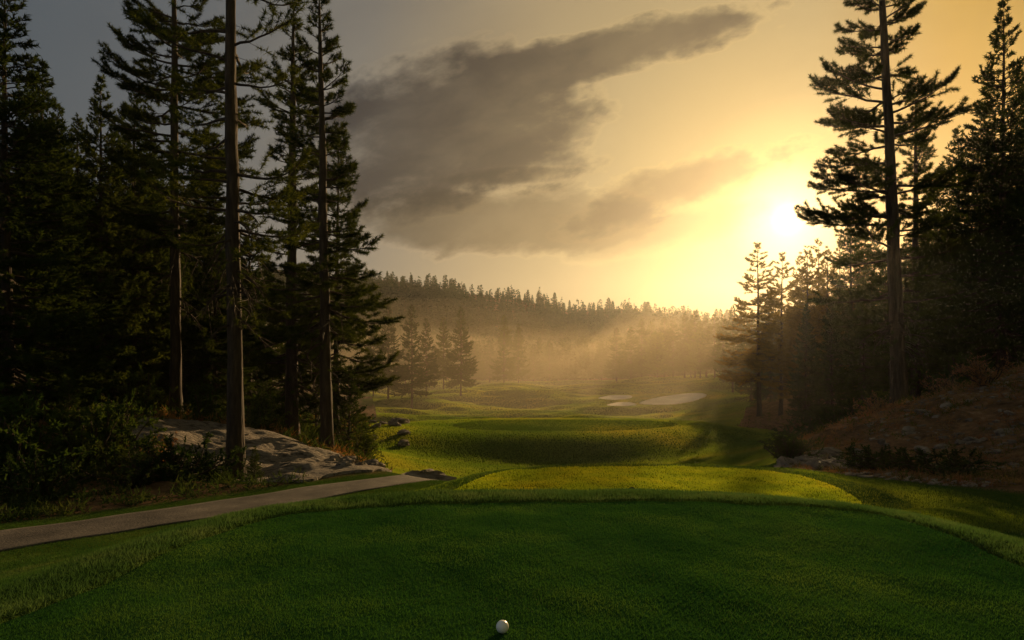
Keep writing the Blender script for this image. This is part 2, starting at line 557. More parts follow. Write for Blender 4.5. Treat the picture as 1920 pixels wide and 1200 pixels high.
def catmull(pts, n=8):
    p = np.asarray(pts, float)
    out = []
    N = len(p)
    for i in range(N):
        a, b, c, d = p[(i - 1) % N], p[i], p[(i + 1) % N], p[(i + 2) % N]
        for k in range(n):
            t = k / n
            out.append(0.5 * ((2 * b) + (c - a) * t + (2 * a - 5 * b + 4 * c - d) * t * t + (3 * b - a - 3 * c + d) * t ** 3))
    return np.array(out)


def onz(px, py, z):
    Y = (CAMH - z) * F / (py - HY)
    return ((px - 960) / F * Y, Y)


TEE1 = catmull([onz(*p, 0.0) for p in [(200, 1095), (330, 1034), (500, 975), (640, 956), (780, 947), (960, 942), (1200, 942), (1440, 949), (1600, 963), (1700, 985), (1800, 1020), (1920, 1072)]]
               + [(2.3, 2.0), (2.2, 0.4), (1.6, -0.6), (0, -0.8), (-1.4, -0.6), (-1.9, 0.5), (-1.85, 2.0)], 6)
TEE2 = catmull([(-0.62, 7.05), (-0.78, 7.7)] + [onz(*p, -0.6) for p in [(872, 910), (930, 890), (1010, 882), (1150, 879), (1300, 879), (1400, 884), (1480, 892), (1545, 908), (1588, 926)]]
               + [(3.7, 7.2), (2.9, 6.7), (1.6, 6.4), (0.2, 6.5)], 6)
TEE3 = catmull([onz(*p, -2.95) for p in [(850, 799), (900, 806), (1000, 808), (1150, 808), (1240, 802), (1270, 796), (1220, 790.5), (1100, 788.5), (960, 788.5), (880, 792)]], 6)


def pxY(l):
    return [((px - 960) / F * Y, Y) for px, Y in l]


LEFT_WOOD = pxY([(-1400, 9.6), (-300, 9.6), (0, 9.9), (225, 10.9), (412, 12.0), (562, 13.1), (700, 14.4), (742, 16), (700, 20), (690, 34), (700, 50), (712, 75), (700, 110), (690, 200), (-900, 200)])
RIGHT_WOOD = pxY([(1450, 10.9), (1540, 10.25), (1700, 9.4), (1920, 8.5), (2300, 7.6), (3200, 8), (2900, 60), (2400, 220), (1480, 200), (1425, 110), (1400, 75), (1385, 60), (1372, 50), (1490, 42), (1510, 30), (1490, 20), (1458, 14)])
BUNK = [catmull(pxY(l), 6) for l in [
    [(1198, 100), (1240, 97.5), (1285, 99), (1325, 106), (1300, 110), (1262, 109), (1225, 106)],
    [(1138, 98), (1165, 96), (1192, 97), (1186, 101), (1160, 102)],
    [(1122, 110), (1150, 106), (1182, 108), (1180, 113), (1145, 115)]]]


PATH_N = [(-13, 1.0)] + pxY([(0, 8.37), (225, 9.3), (450, 10.4), (600, 11.6), (720, 12.6), (800, 13.9), (850, 16), (830, 20)])
PATH_F = [(-14.3, 2.0)] + pxY([(0, 9.4), (225, 10.4), (412, 11.5), (562, 12.6), (720, 13.75), (775, 15.0), (790, 16.5), (775, 20)])
PATHPOLY = PATH_N + PATH_F[::-1]


def height(X, Y, lumps=True):
    X = np.asarray(X, float)
    Y = np.asarray(Y, float)
    w = wof(Y)
    a = X / w
    b = np.arcsinh(Y / 5.0)
    z = CW[-3] + CW[-2] * a + CW[-1] * b
    for i in range(len(CA)):
        z = z + CW[i] * tps_k((a - CA[i, 0]) ** 2 + (b - CA[i, 1]) ** 2)
    z = CAMH + z * w
    # rolling ground further out
    roll = sstep(Y, 50, 75) * (1 - sstep(Y, 190, 230))
    far = (Y > 60) & (Y < 160)
    calm = np.ones(X.shape)
    db = np.min([sdf(p, X[far], Y[far]) for p in BUNK], axis=0) if far.any() else 0.0
    calm[far] = 1 - np.exp(-(np.maximum(db, 0) / 7.0) ** 2)
    roll = roll * calm
    z = z + roll * (2.9 * fbm(X / 19.0, Y / 11.0, 3, 3) + 0.30 * np.sin(Y / 3.6 + X / 13.0))
    z = z + sstep(Y, 230, 300) * 7 * fbm(X / 40.0, Y / 40.0, 3, 8)
    dl, dr = sdf(LEFT_WOOD, X, Y), sdf(RIGHT_WOOD, X, Y)
    wood = np.maximum(sstep(-dl, -0.1, 1.2), sstep(-dr, -0.1, 1.2)) * (1 - sstep(Y, 60, 120))
    if lumps:
        near = (Y > 0) & (Y < 24) & (X < 0)
        lay = np.ones(X.shape)
        lay[near] = sstep(sdf(PATHPOLY, X[near], Y[near]), 0.15, 0.7)
        wood = wood * lay
        z = z + wood * 0.20 * fbm(X / 1.1, Y / 1.1, 4, 5)
        z = z + (1 - wood) * lay * 0.02 * fbm(X * 1.1, Y * 1.1, 3, 6) * sstep(Y, 3, 6)
    for poly, tz, k in ((TEE1, 0.0, 1.0), (TEE2, -0.6, 1.0), (TEE3, -2.95, 8.0)):
        d = sdf(poly, X, Y)
        tilt = (Y - poly[:, 1].mean()) * (0.012 if tz == -0.6 else 0.0)
        f = 1 - sstep(d, 0.0, 0.9 * k)
        z = z * (1 - f) + (tz + tilt + (0.016 * fbm(X / 0.26, Y / 0.40, 3, 13) + 0.02 * fbm(X / 1.1, Y / 1.1, 2, 14) if k == 1.0 else 0.0)) * f
        z = z + np.where(d > 0, (0.018 if tz == 0.0 else 0.008) * sstep(d, 0, 0.04 * k) * (1 - sstep(d, 0.15 * k, 0.9 * k)), 0)
    for p in BUNK:
        d = sdf(p, X, Y)
        c = p.mean(0)
        z = z - 0.35 * (1 - sstep(d, -2.0, 0.4)) + 0.35 * np.exp(-(((X - c[0]) / 8) ** 2 + ((Y - c[1] - 8) / 7) ** 2))
    return z


def gz(x, y):
    return float(height(np.array([x]), np.array([y]))[0])


def litter_of(X, Y):
    n = 0.5 * fbm(X / 1.3, Y / 1.3, 4, 11) + 0.9 * sstep(Y, 20, 50) * fbm(X / 5.0, Y / 7.0, 3, 12)
    s = np.clip(Y / 12.0, 0.6, 4)
    l = np.maximum(sstep(-sdf(LEFT_WOOD, X, Y) / s + n, -0.15, 0.25), sstep(-sdf(RIGHT_WOOD, X, Y) / s + n, -0.15, 0.25))
    return np.maximum(l, sstep(Y + 14 * n, 225, 240))


def set_attr(me, name, arr):
    at = me.attributes.new(name, 'FLOAT', 'POINT')
    at.data.foreach_set('value', np.asarray(arr, dtype=np.float32))


def build_ground():
    bs = np.linspace(math.asinh(-40 / 5), math.asinh(700 / 5), 760)
    as_ = np.linspace(-1.3, 1.3, 620)
    A, B = np.meshgrid(as_, bs)
    Y = 5 * np.sinh(B)
    X = A * wof(Y)
    Z = height(X.ravel(), Y.ravel()).reshape(X.shape)
    nr, nc = X.shape
    i = np.arange(nr - 1)[:, None] * nc + np.arange(nc - 1)[None]
    Q = np.stack([i, i + 1, i + nc + 1, i + nc], -1).reshape(-1, 4)
    me = mesh_np('ground', np.stack([X, Y, Z], -1).reshape(-1, 3), [Q], M['ground'], True)
    set_attr(me, 'litter', litter_of(X.ravel(), Y.ravel()))
    tag(link('ground', me), kind='structure')


build_ground()


def sheet(name, poly, mat, off, rings=30, bumpy=0.0, rough_edge=0.0):
    """sheet lying on the terrain inside a closed outline, with a short skirt into the ground"""
    poly = np.asarray(poly, float)
    seg = np.linalg.norm(np.roll(poly, -1, 0) - poly, axis=1)
    n = 220
    cum = np.concatenate([[0], np.cumsum(seg)])
    tt = np.linspace(0, cum[-1], n, endpoint=False)
    pp = np.concatenate([poly, poly[:1]])
    bx = np.interp(tt, cum, pp[:, 0])
    by = np.interp(tt, cum, pp[:, 1])
    c = poly.mean(0)
    if rough_edge:
        k = 1 + rough_edge * fbm(bx * 1.7, by * 1.7, 4, 21)
        bx, by = c[0] + (bx - c[0]) * k, c[1] + (by - c[1]) * k
    rr = np.linspace(0.0, 1.0, rings + 1)[1:]
    X = [np.array([c[0]])] + [c[0] + r * (bx - c[0]) for r in rr]
    Y = [np.array([c[1]])] + [c[1] + r * (by - c[1]) for r in rr]
    X, Y = np.concatenate(X), np.concatenate(Y)
    Z = height(X, Y) + off
    if bumpy:
        edge = np.concatenate([[1.0], np.repeat(1 - rr ** 5, n)])
        Z = Z + edge * bumpy * (0.35 + fbm(X * 0.8, Y * 1.5, 5, 31))
    # skirt
    X = np.concatenate([X, bx]); Y = np.concatenate([Y, by]); Z = np.concatenate([Z, Z[-n:] - off - 0.05])
    tri = np.stack([np.zeros(n, int), 1 + np.arange(n), 1 + (np.arange(n) + 1) % n], -1)
    Q = []
    for k in range(rings):
        a = 1 + k * n + np.arange(n)
        b = 1 + k * n + (np.arange(n) + 1) % n
        Q.append(np.stack([a, a + n, b + n, b], -1))
    me = mesh_np(name, np.stack([X, Y, Z], -1), [tri, np.concatenate(Q)], mat, True)
    return tag(link(name, me), kind='structure')


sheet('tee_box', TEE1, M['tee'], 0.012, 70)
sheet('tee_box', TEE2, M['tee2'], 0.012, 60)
sheet('tee_box', TEE3, M['fairway'], 0.05)
for p in BUNK:
    sheet('sand_bunker', p, M['sand'], 0.10, 16)


def strip(name, left, right, mat, off, n=160, m=12, lumps=False):
    def res(l):
        l = np.asarray(l, float)
        d = np.concatenate([[0], np.cumsum(np.linalg.norm(np.diff(l, axis=0), axis=1))])
        t = np.linspace(0, d[-1], n)
        return np.stack([np.interp(t, d, l[:, 0]), np.interp(t, d, l[:, 1])], -1)
    a, b = res(left), res(right)
    # soften the corners
    for _ in range(12):
        for q in (a, b):
            q[1:-1] = 0.25 * q[:-2] + 0.5 * q[1:-1] + 0.25 * q[2:]
    t = np.linspace(0, 1, m)
    t = np.concatenate([[0.0], t, [1.0]])[None, :, None]
    m += 2
    P = a[:, None] * (1 - t) + b[:, None] * t
    X, Y = P[..., 0].ravel(), P[..., 1].ravel()
    Z = (height(X, Y, lumps) + off).reshape(n, m)
    Z[:, 0] -= off + 0.12
    Z[:, -1] -= off + 0.12
    if lumps:
        Z[0] -= off + 0.1
        Z[-1] -= off + 0.1
    Z = Z.ravel()
    i = np.arange(n - 1)[:, None] * m + np.arange(m - 1)[None]
    Q = np.stack([i, i + 1, i + m + 1, i + m], -1).reshape(-1, 4)
    me = mesh_np(name, np.stack([X, Y, Z], -1), [Q], mat, True)
    return tag(link(name, me), kind='structure')


strip('path', PATH_F, PATH_N, M['path'], 0.014)
FAIR_L = pxY([(800, 66), (780, 75), (800, 90), (870, 115), (940, 145), (1010, 185), (1060, 225)])
FAIR_R = pxY([(1270, 66), (1260, 75), (1200, 90), (1130, 115), (1110, 145), (1140, 185), (1170, 225)])
strip('fairway', FAIR_L, FAIR_R, M['fairway'], 0.03, 300, 60, True)

ROCK = catmull(pxY([(215, 17.2), (300, 19.3), (420, 20.2), (520, 20.6), (600, 19.4), (660, 17.4), (725, 15.7), (700, 14.75), (600, 13.7), (500, 13.5), (430, 14.3), (330, 15.3), (240, 16.0)]), 6)
sheet('rock_slope', ROCK, M['sandstone'], 0.05, 60, 0.16, 0.10)


# ------------------------------------------------------------------ trees
def tree_proto(seed, H, r0, cb, Lmax, prof, spacing, per, e_bot, e_top, tip, twig, nl, nw, dens, side=12, mat='needle',
               gap=0.0, dead=0, twig_n=18, up=0.3, taper=0.9, jit=0.35, flat=0.25, sag=0.18, front=0.0):
    """a conifer at the origin: returns trunk, limb and needle meshes"""
    rng = np.random.default_rng(seed)
    # trunk
    nz = 26
    hz = np.linspace(0, 1, nz) ** 1.15 * H
    wob = np.cumsum(rng.normal(0, 0.012, (nz, 2)), 0) * H / nz * 1.2
    wob -= wob[0]
    tp = np.stack([wob[:, 0], wob[:, 1], hz], -1)
    tr = r0 * ((1 - hz / H) ** taper * 0.93 + 0.015)
    tr = tr + r0 * 0.45 * np.exp(-hz / (r0 * 2.2))
    th = np.linspace(0, 2 * math.pi, side, endpoint=False)
    rr = tr[:, None] * (1 + 0.07 * rng.normal(size=(nz, side)))
    tp0 = tp.copy()
    tp0[0, 2] -= 0.5
    V, Q = tube(tp0, rr, side)
    trunk = mesh_np('trunk', V, [Q], M['bark'], True)
    def tpos(h):
        return np.array([np.interp(h, hz, tp[:, 0]), np.interp(h, hz, tp[:, 1]), h]), np.interp(h, hz, tr)
    limbs = Acc()
    T0, T1 = [], []
    h = cb * H
    az = rng.uniform(0, 6.28)
    while h < H * 0.985:
        uu = (h - cb * H) / (H - cb * H)
        k = max(2, int(round(per * (1 - 0.3 * uu) + rng.uniform(-1, 1))))
        for i in range(k):
            az += 2 * math.pi / k + rng.normal(0, jit)
            if rng.uniform() < gap:
                continue
            L = Lmax * prof(uu) * rng.uniform(0.72, 1.12)
            if front and math.sin(az) < -0.55:      # boughs on the side towards the clearing are mostly gone
                if rng.uniform() < front:
                    continue
                L *= 0.55
            if L < 0.12:
                L = 0.12
            hh = min(H * 0.99, h + rng.uniform(-0.5, 0.5) * spacing)
            p, r = tpos(hh)
            e0 = e_bot + (e_top - e_bot) * uu + rng.normal(0, 0.10)
            ns = 7
            pts = [p]
            a2 = az
            for s in range(ns):
                f = (s + 1) / ns
                e = e0 - sag * 4 * f * (1 - f) + tip * f * f
                a2 += rng.normal(0, 0.12)
                e += rng.normal(0, 0.09)
                pts.append(pts[-1] + L / ns * np.array([math.cos(a2) * math.cos(e), math.sin(a2) * math.cos(e), math.sin(e)]))
            pts = np.array(pts)
            br = min(r * 0.45, 0.012 + 0.017 * L)
            limbs.add(*tube(pts, np.linspace(br, 0.006, ns + 1), 4))
            # twigs
            nt = max(3, int(twig_n * L / Lmax))
            for j in range(nt):
                s = 0.16 + 0.84 * (j + rng.uniform(0, 1)) / nt
                q = s * ns
                i0 = min(int(q), ns - 1)
                b = pts[i0] + (q - i0) * (pts[i0 + 1] - pts[i0])
                d = pts[i0 + 1] - pts[i0]
                d /= np.linalg.norm(d)
                ang = (1 if j % 2 else -1) * rng.uniform(0.45, 1.05) * (1.15 - 0.6 * s)
                c, sn = math.cos(ang), math.sin(ang)
                dd = np.array([d[0] * c - d[1] * sn, d[0] * sn + d[1] * c, d[2] + rng.normal(up * 0.6, flat)])
                dd /= np.linalg.norm(dd)
                tl = twig * L * (1.12 - 0.75 * s) * rng.uniform(0.6, 1.2) + 0.08
                T0.append(b)
                T1.append(b + dd * tl)
            T0.append(pts[-2])
            T1.append(pts[-1] + (pts[-1] - pts[-2]) * 0.2)
        h += spacing * rng.uniform(0.75, 1.25) * (1 - 0.45 * uu)
    # dead limbs under the crown
    for i in range(dead):
        hh = cb * H * rng.uniform(0.62, 1.15)
        p, r = tpos(hh)
        a2 = rng.uniform(0, 6.28)
        L = Lmax * rng.uniform(0.25, 0.6)
        e = rng.uniform(-0.1, 0.4)
        pts = [p]
        for s in range(8):
            e -= rng.uniform(0.05, 0.28)
            a2 += rng.normal(0, 0.12)
            pts.append(pts[-1] + L / 8 * np.array([math.cos(a2) * math.cos(e), math.sin(a2) * math.cos(e), math.sin(e)]))
        pts = np.array(pts)
        limbs.add(*tube(pts, np.linspace(0.035, 0.01, 9), 4))
        for s in (3, 5, 6):
            d = rng.normal(size=3) * 0.3 + (pts[s + 1] - pts[s]) * 2
            limbs.add(*tube(np.array([pts[s], pts[s] + d * 0.5, pts[s] + d]), np.array([0.012, 0.009, 0.005]), 3))
            if rng.uniform() < 0.45:
                T0.append(pts[s] + d * 0.7)
                T1.append(pts[s] + d)
    T0, T1 = np.array(T0), np.array(T1)
    # twig wood
    d = unit(T1 - T0)
    s = np.cross(d, rng.normal(size=d.shape))
    s = unit(s)
    s2 = np.cross(d, s)
    n = len(T0)
    tv = np.empty((n, 4, 3))
    wd = 0.009
    tv[:, 0] = T0 + s * wd
    tv[:, 1] = T0 - 0.5 * s * wd + 0.87 * s2 * wd
    tv[:, 2] = T0 - 0.5 * s * wd - 0.87 * s2 * wd
    tv[:, 3] = T1
    # write twigs as degenerate-free thin quads pairs: three triangles as quads with a split tip
    tv2 = np.empty((n, 6, 3))
    tv2[:, :3] = tv[:, :3]
    for k in range(3):
        tv2[:, 3 + k] = T1 + (tv[:, k] - T0) * 0.3
    o = np.arange(n)[:, None] * 6
    q = np.concatenate([np.concatenate([o + k, o + (k + 1) % 3, o + 3 + (k + 1) % 3, o + 3 + k], 1) for k in range(3)])
    limbs.add(tv2.reshape(-1, 3), q)
    limb = limbs.mesh('limbs', M['bark'])
    # needles
    ln = np.linalg.norm(T1 - T0, axis=1)
    cnt = np.maximum(3, (dens * ln).astype(int))
    idx = np.repeat(np.arange(n), cnt)
    N = len(idx)
    dr = rng.normal(size=(N, 3))
    if mat == 'needle':          # long needles stand in round tufts along the outer twig
        kt = rng.integers(0, 3, N)
        tt = np.array([0.52, 0.78, 1.0])[kt] + rng.normal(0, 0.055, N)
        dn = unit(d[idx] * 0.5 + unit(dr) * 0.95 + np.array([0, 0, up * 0.45]))
    else:
        tt = rng.uniform(0.15, 1.03, N)
        dn = unit(d[idx] * 0.75 + unit(dr) * 0.85 + np.array([0, 0, up * 0.5]))
    base = T0[idx] + (T1 - T0)[idx] * tt[:, None]
    V, Tt = leaf_tris(base, dn, nl * rng.uniform(0.6, 1.2, N), np.full(N, nw) * rng.uniform(0.7, 1.3, N), rng)
    ned = mesh_np('crown', V, [Tt], M[mat], False)
    return (trunk, limb, ned, H)


def p_fir(u):
    return (1 - u) ** 0.85 * (0.75 + 0.25 * min(1, u * 6)) + 0.02


def p_pine(u):
    return (0.62 + 0.42 * math.sin(math.pi * min(1, 0.12 + u * 0.95))) * (1 - u ** 3.2) + 0.03


def p_slim(u):
    return (1 - u ** 1.5) ** 0.85 * (0.78 + 0.22 * math.sin(9 * u + 1)) + 0.03


PR = {}
PR['big'] = tree_proto(1, 21, 0.235, 0.30, 2.3, p_pine, 0.45, 4, 0.0, 0.5, 0.5, 0.40, 0.16, 0.022, 130, 16, gap=0.3, dead=34, twig_n=16, taper=0.6, front=1.0)
PR['open'] = tree_proto(22, 18.5, 0.285, 0.20, 2.75, p_pine, 0.78, 7, 0.0, 0.24, 0.25, 0.38, 0.15, 0.019, 250, 16, gap=0.12, dead=26, twig_n=34, up=0.5, flat=0.30, sag=0.02, taper=0.55, jit=0.3, front=0.95)
PR['open2'] = tree_proto(33, 18, 0.21, 0.34, 2.3, p_pine, 0.45, 5, -0.05, 0.55, 0.5, 0.42, 0.15, 0.020, 230, 14, gap=0.10, dead=14, twig_n=24, taper=0.6, front=0.6)
PR['slim'] = tree_proto(4, 15, 0.205, 0.16, 2.0, p_slim, 0.40, 5, -0.15, 0.65, 0.55, 0.42, 0.14, 0.019, 235, 14, gap=0.16, dead=16, twig_n=20, taper=0.6, jit=0.6, front=0.55)
PR['slim2'] = tree_proto(57, 15, 0.185, 0.27, 2.05, p_slim, 0.42, 5, -0.25, 0.7, 0.62, 0.42, 0.14, 0.019, 245, 14, gap=0.12, dead=14, twig_n=20, taper=0.6, jit=0.6, front=0.55)
PR['slim3'] = tree_proto(68, 11, 0.12, 0.18, 1.75, p_slim, 0.37, 5, -0.2, 0.6, 0.55, 0.42, 0.14, 0.019, 220, 10, gap=0.15, dead=8, twig_n=18, jit=0.6)
PR['fir'] = tree_proto(7, 15, 0.19, 0.08, 3.0, p_fir, 0.34, 6, -0.28, 0.5, 0.45, 0.42, 0.15, 0.04, 85, 10, 'fir', dead=6, twig_n=20)
PR['fir2'] = tree_proto(8, 15, 0.19, 0.10, 2.8, p_fir, 0.36, 6, -0.30, 0.6, 0.5, 0.42, 0.15, 0.04, 90, 10, 'fir', gap=0.1, dead=8, twig_n=19)
PR['fir3'] = tree_proto(9, 15, 0.2, 0.16, 3.2, p_fir, 0.38, 6, -0.2, 0.6, 0.4, 0.42, 0.16, 0.044, 80, 10, 'fir', gap=0.12, dead=8, twig_n=18)
PR['tall'] = tree_proto(10, 20, 0.22, 0.14, 4.4, p_fir, 0.42, 6, -0.22, 0.5, 0.45, 0.42, 0.24, 0.05, 80, 10, 'fir', gap=0.25, dead=10, twig_n=18, jit=0.9)
PR['tall3'] = tree_proto(14, 20, 0.22, 0.18, 3.9, p_slim, 0.45, 6, -0.25, 0.6, 0.5, 0.42, 0.24, 0.05, 80, 10, 'fir', gap=0.3, dead=10, twig_n=17, jit=0.9)
PR['tall2'] = tree_proto(12, 20, 0.21, 0.18, 4.6, p_fir, 0.48, 6, -0.15, 0.5, 0.4, 0.42, 0.28, 0.08, 60, 10, 'fir', gap=0.28, dead=10, twig_n=16, jit=0.9)
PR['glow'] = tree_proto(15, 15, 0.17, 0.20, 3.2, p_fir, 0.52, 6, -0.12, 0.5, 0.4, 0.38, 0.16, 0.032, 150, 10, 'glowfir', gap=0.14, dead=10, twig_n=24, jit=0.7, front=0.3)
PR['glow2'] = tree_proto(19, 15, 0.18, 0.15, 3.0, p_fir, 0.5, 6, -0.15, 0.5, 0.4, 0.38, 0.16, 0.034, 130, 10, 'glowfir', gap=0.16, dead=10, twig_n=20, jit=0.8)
PR['young'] = tree_proto(11, 4, 0.05, 0.05, 1.25, p_fir, 0.22, 6, 0.15, 0.7, 0.3, 0.42, 0.10, 0.024, 95, 8, 'fir', twig_n=11)
PR['bushy'] = tree_proto(13, 12, 0.15, 0.16, 2.9, lambda u: (math.sin(math.pi * min(1, 0.22 + 0.72 * u)) + 0.05), 0.5, 6, 0.2, 0.9, 0.2, 0.42, 0.25, 0.07, 55, 10, 'shrub', twig_n=14)


def far_proto(seed, H, L):
    rng = np.random.default_rng(seed)
    V, Q = tube(np.array([[0, 0, -0.6], [0, 0, H * 0.4], [0, 0, H * 0.97]]), np.array([0.16, 0.1, 0.03]), 6)
    trunk = mesh_np('trunk', V, [Q], M['bark'], True)
    N = 900
    u = rng.uniform(0, 1, N) ** 1.5
    hh = H * (0.12 + 0.88 * u)
    az = rng.uniform(0, 6.28, N)
    rad = L * ((1 - u) ** 0.8 * (0.75 + 0.25 * np.sin(u * 40 + rng.uniform(0, 6)))) + 0.03
    out = rng.uniform(0.1, 1.0, N) ** 0.6
    base = np.stack([np.cos(az) * rad * out * 0.75, np.sin(az) * rad * out * 0.75, hh], -1)
    d = unit(np.stack([np.cos(az), np.sin(az), rng.normal(-0.1, 0.45, N)], -1))
    V, Tt = leaf_tris(base, d, 0.35 + 0.55 * rad * rng.uniform(0.5, 1, N), np.full(N, 0.26), rng)
    return (trunk, None, mesh_np('crown', V, [Tt], M['fir'], False), H)


FARP = [far_proto(90 + i, 10, l) for i, l in enumerate((1.5, 1.8, 1.3, 2.2))]
RN = random.Random(5)


def place(pr, px, Y, top, label, cat='tree', group=None, name='pine_tree', lean=(0, 0), wide=1.0, rot=None, hide_limbs=False):
    x = (px - 960) / F * Y
    z = gz(x, Y)
    Ht = (CAMH + (HY - top) / F * Y) - z
    p = PR[pr] if isinstance(pr, str) else pr
    s = Ht / p[3]
    o = bpy.data.objects.new(name, None)
    COL.objects.link(o)
    o.empty_display_size = 0.3
    o.location = (x, Y, z)
    o.rotation_euler = (R(lean[0]), R(lean[1]), RN.uniform(0, 6.28) if rot is None else rot)
    o.scale = (s * wide, s * wide, s)
    tag(o, label, cat, group)
    link('trunk', p[0], o)
    if p[1] is not None and not hide_limbs:
        link('limbs', p[1], o)
    link('crown', p[2], o)
    return o


GL = 'conifers of the dark left forest'
GR = 'conifers of the dark right forest'
GM = 'misty conifers along the fairway'
# left side
place('big', 442, 15, -560, 'tall dark pine with thick bare trunk closest to the cart path', lean=(0, -0.6), rot=0.0)
place('open2', 330, 24, -170, 'tall pine with tufted open crown left of the thick bare trunk', lean=(0, -0.3), rot=0.0)
place('slim', 547, 24, 0, 'slender pine with bare lower trunk on the rock ridge, left one of a close pair', lean=(0, 0.4), rot=0.1, wide=1.12)
place('slim2', 612, 21, -22, 'slender tall pine with sunlit right edge, right one of a close pair', lean=(0, -0.8), rot=0.0, wide=1.15)
place('slim3', 630, 27, 215, 'thin shorter pine just behind the right one of the close pair', rot=4.0, lean=(0, -0.3))
place('fir', 15, 18, -45, 'big dense dark fir at the left edge of the photo', name='fir_tree', rot=1.0, wide=1.25)
place('fir2', 185, 25, 140, 'pointed dark fir with thin bare tip in the left forest', name='fir_tree')
place('fir3', 248, 27, 160, 'dark fir with broad ragged top between the pointed fir and the tufted pine', name='fir_tree')
place('fir2', 392, 31, 285, 'shorter dark fir with sunlit edge just left of the thick bare trunk', name='fir_tree')
place('fir2', 468, 36, 375, 'dark fir with sagging boughs just right of the thick bare trunk', name='fir_tree')
for px, Y, top, pr in [(75, 27, 110, 'fir2'), (112, 26, 190, 'fir'), (150, 29, 215, 'fir'), (222, 32, 205, 'fir3'), (285, 38, 215, 'fir'), (365, 40, 300, 'fir2'), (95, 23, 215, 'fir'), (130, 30, 300, 'fir3'), (290, 33, 300, 'fir'), (345, 36, 370, 'fir3'), (60, 29, 130, 'fir2'), (-60, 24, 60, 'fir'), (215, 36, 360, 'fir'), (-150, 20, 0, 'fir3'),
                       (420, 44, 440, 'fir'), (160, 40, 330, 'fir'), (30, 40, 260, 'fir3'), (262, 30, 330, 'fir2'), (402, 30, 400, 'fir3'), (320, 46, 420, 'fir'), (505, 52, 500, 'fir3'), (-90, 34, 120, 'fir2'), (-260, 26, 60, 'fir')]:
    place(pr, px, Y, top, 'dark conifer packed deep inside the shaded left forest', group=GL, name='fir_tree')
place('young', 655, 25, 690, 'bushy young fir at the foot of the slender pine pair', name='fir_tree', wide=1.15)
place('young', 592, 29, 640, 'young fir standing between the two slender pine trunks', name='fir_tree')
place('young', 500, 30, 700, 'young fir in the shade right of the thick bare trunk', name='fir_tree')
place('young', 130, 14.5, 700, 'small sapling conifer among the bushes at the left edge', name='fir_tree', wide=0.8)
place('young', 478, 14.4, 838, 'tiny pine seedling touching the thick bare trunk on its right', name='fir_tree', wide=1.0)

# misty trees by the fairway
place('tall', 728, 98, 566, 'misty conifer with broad pointed crown, first one right of the slender pines', group=GM, rot=0.3)
place('tall2', 700, 106, 604, 'low misty conifer half hidden behind the boughs of the slender pines', group=GM)
place('tall3', 772, 94, 570, 'misty conifer with dark narrow crown, second of the row left of the fairway', group=GM, rot=1.2)
place('tall2', 799, 103, 596, 'fainter misty conifer tucked against the right side of the narrow dark one', group=GM, wide=0.85)
place('tall2', 832, 124, 594, 'faint misty conifer just left of the lone pointed one', group=GM, wide=0.95)
place('tall', 864, 114, 574, 'misty lone conifer with pointed crown and thin trunk at the fairway edge', group=GM, rot=2.8)
place('tall3', 945, 165, 590, 'pale misty conifer in the middle of the fog bank', group=GM)
place('tall2', 972, 178, 606, 'very pale misty conifer right beside the one in the fog bank', group=GM, wide=0.9)
for px, Y, top in [(890, 200, 640), (918, 215, 632), (1000, 215, 645), (1030, 225, 638), (1082, 240, 650), (760, 165, 640), (815, 180, 645)]:
    place('tall2', px, Y, top, 'faint conifer fading into the fog at the foot of the hill', group='faint conifers in the fog', wide=1.3)
for px, Y, top, pr in [(1128, 215, 640, 'tall2'), (1156, 195, 614, 'tall3'), (1183, 185, 612, 'tall2'), (1203, 188, 598, 'tall3'), (1262, 180, 600, 'tall2'), (1284, 178, 586, 'tall3'), (1303, 172, 582, 'tall2'), (1324, 165, 595, 'tall3'), (1340, 158, 588, 'tall2'),
                       (1246, 200, 594, 'tall3'), (1222, 205, 602, 'tall2'), (1295, 196, 600, 'tall2')]:
    place(pr, px, Y, top, 'backlit conifer in the grove at the far right end of the fairway', group='backlit grove at the far end', wide=1.35)
place('bushy', 1232, 182, 625, 'round crowned tree with short dark trunk in the far grove', name='leafy_tree', wide=1.4)
place('bushy', 1313, 165, 622, 'wide leafy tree at the right end of the far grove', name='leafy_tree', wide=1.4)
for px, Y, top, pr in [(1356, 140, 588, 'tall2'), (1374, 120, 572, 'tall3'), (1390, 105, 562, 'tall2')]:
    place(pr, px, Y, top, 'hazy golden conifer between the far grove and the sunlit pointed tree', group='hazy conifers at the right fairway edge')

